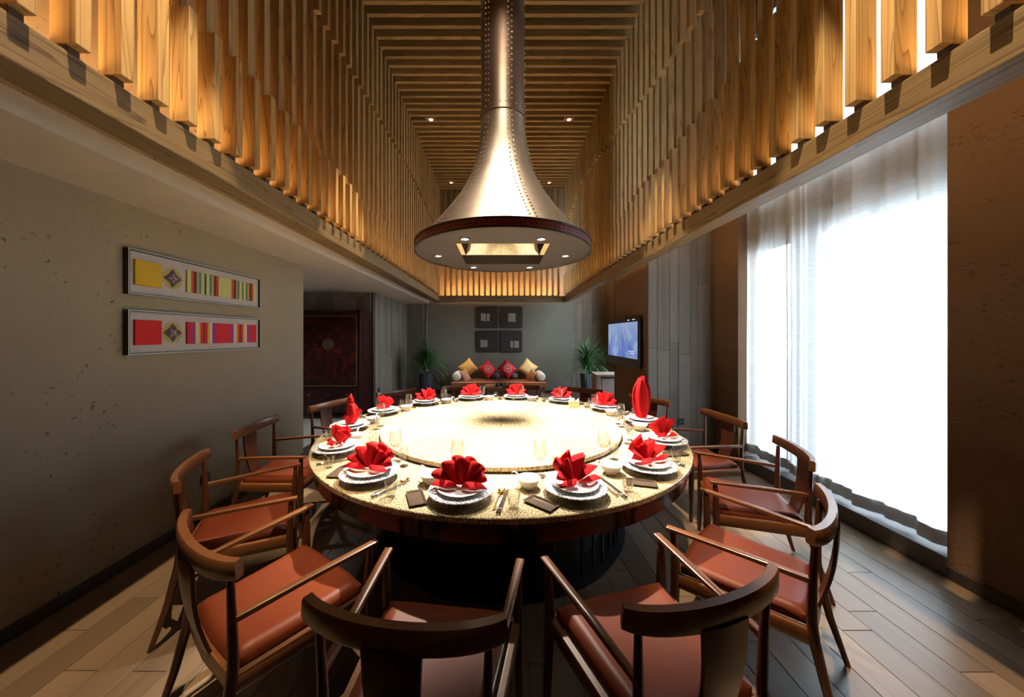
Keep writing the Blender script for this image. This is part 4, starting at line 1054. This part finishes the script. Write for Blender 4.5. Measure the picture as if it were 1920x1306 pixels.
# ================================================================== CONSOLE + TV
con = empty('console_table', (2.36, 7.0, 0), label='slab-topped wooden console standing in the recess beside the television pier', cat='console')
cw = wood('weathered_elm', (.42,.33,.28), (.2,.13,.10), 'X', .4, .5)
mb = MB(); mb.add([(-.40,-.28,.745),(.42,-.25,.745),(.42,.25,.745),(-.34,.25,.745),(-.42,-.30,.79),(.42,-.25,.79),(.42,.25,.79),(-.36,.27,.79)], [(0,3,2,1),(4,5,6,7),(0,1,5,4),(1,2,6,5),(2,3,7,6),(3,0,4,7)])
bevel(mb.obj('slab_top', cw, con), .006)
MB().sweep([(-.33,-.20,0),(-.36,-.20,.745)], (.05,.10)).obj('leg', cw, con); MB().sweep([(-.33,.16,0),(-.34,.16,.745)], (.05,.10)).obj('leg', cw, con)
MB().box(-.28,-.22,.0,.40,.20,.70).obj('cabinet_box', plain('pale_pink_panel', (.50,.42,.40), .5), con)
def tv():
    X = 1.925; ya, yb = 4.60, 5.90; za, zb = 1.115, 1.845
    t = empty('television', (X+.03, (ya+yb)/2, za), label='flat television showing a blurred blue picture on the brown pier', cat='television')
    ox, oy, oz = t.location
    bevel(MB().box(X-ox,ya-oy,0,X+.045-ox,yb-oy,zb-oz).obj('casing', M['blackp'], t), .004)
    MB().box(X+.045-ox,(ya+yb)/2-.15-oy,.2,XP-ox-.001,(ya+yb)/2+.15-oy,.5).obj('wall_bracket', M['blackp'], t)
    sm = bpy.data.materials.new('screen_picture'); sm.use_nodes = True; nt = sm.node_tree; nt.nodes.clear()
    out = N(nt, 'ShaderNodeOutputMaterial'); e = N(nt, 'ShaderNodeEmission'); v = coords(nt)
    n = noise(nt, coords(nt, (1,2.2,1.3)), 2.4, 5, .6, .8); sep = N(nt, 'ShaderNodeSeparateXYZ'); L(nt, v, sep.inputs[0])
    c = ramp(nt, n, [(0,(.02,.07,.30)), (.42,(.07,.15,.50)), (.52,(.22,.26,.55)), (.62,(.26,.42,.62)), (1,(.4,.5,.62))])
    g = ramp(nt, sep.outputs[2], [(0,(0,0,0)), (.12,(0,0,0)), (.40,(.25,)*3), (.62,(.8,)*3), (1,(.9,)*3)])
    c = mixc(nt, g, c, (.30,.40,.58)); L(nt, c, e.inputs[0]); e.inputs[1].default_value = .9; L(nt, e.outputs[0], out.inputs[0])
    MB().box(X-.0015-ox,ya+.035-oy,.13,X-ox,yb-.02-oy,zb-oz-.06).obj('screen', sm, t)
    w = emit('caption_white', (.9,.92,1), 1.0); q = MB()
    for (y, z, ln) in ((4.76,.235,.20),(4.76,.205,.17),(4.72,.702,.12),(4.92,.70,.1)):
        for i in range(int(ln/.018)):
            q.box(X-.0025-ox, y+i*.018-oy, z-.006, X-.0015-ox, y+i*.018+.011-oy, z+.006)
    q.obj('caption', w, t)
tv()
# small unlit downlight in the lowered ceiling of the hall, plus an added lamp
t = empty('hall_downlight', (-2.95, 5.1, ZS), label='small round downlight in the lowered hall ceiling', cat='downlight')
MB().lathe([(.045,0),(.045,-.006),(.032,-.006),(.030,-.001),(0,-.001)], 20).obj('ring', M['white'], t, True)
spot((-2.95, 5.1, ZS-.02), 45, 120, .6, (1,.95,.88), .03)  # added lamp to brighten the hall tiles; the downlight itself is off
print('PLANKS', cnt)
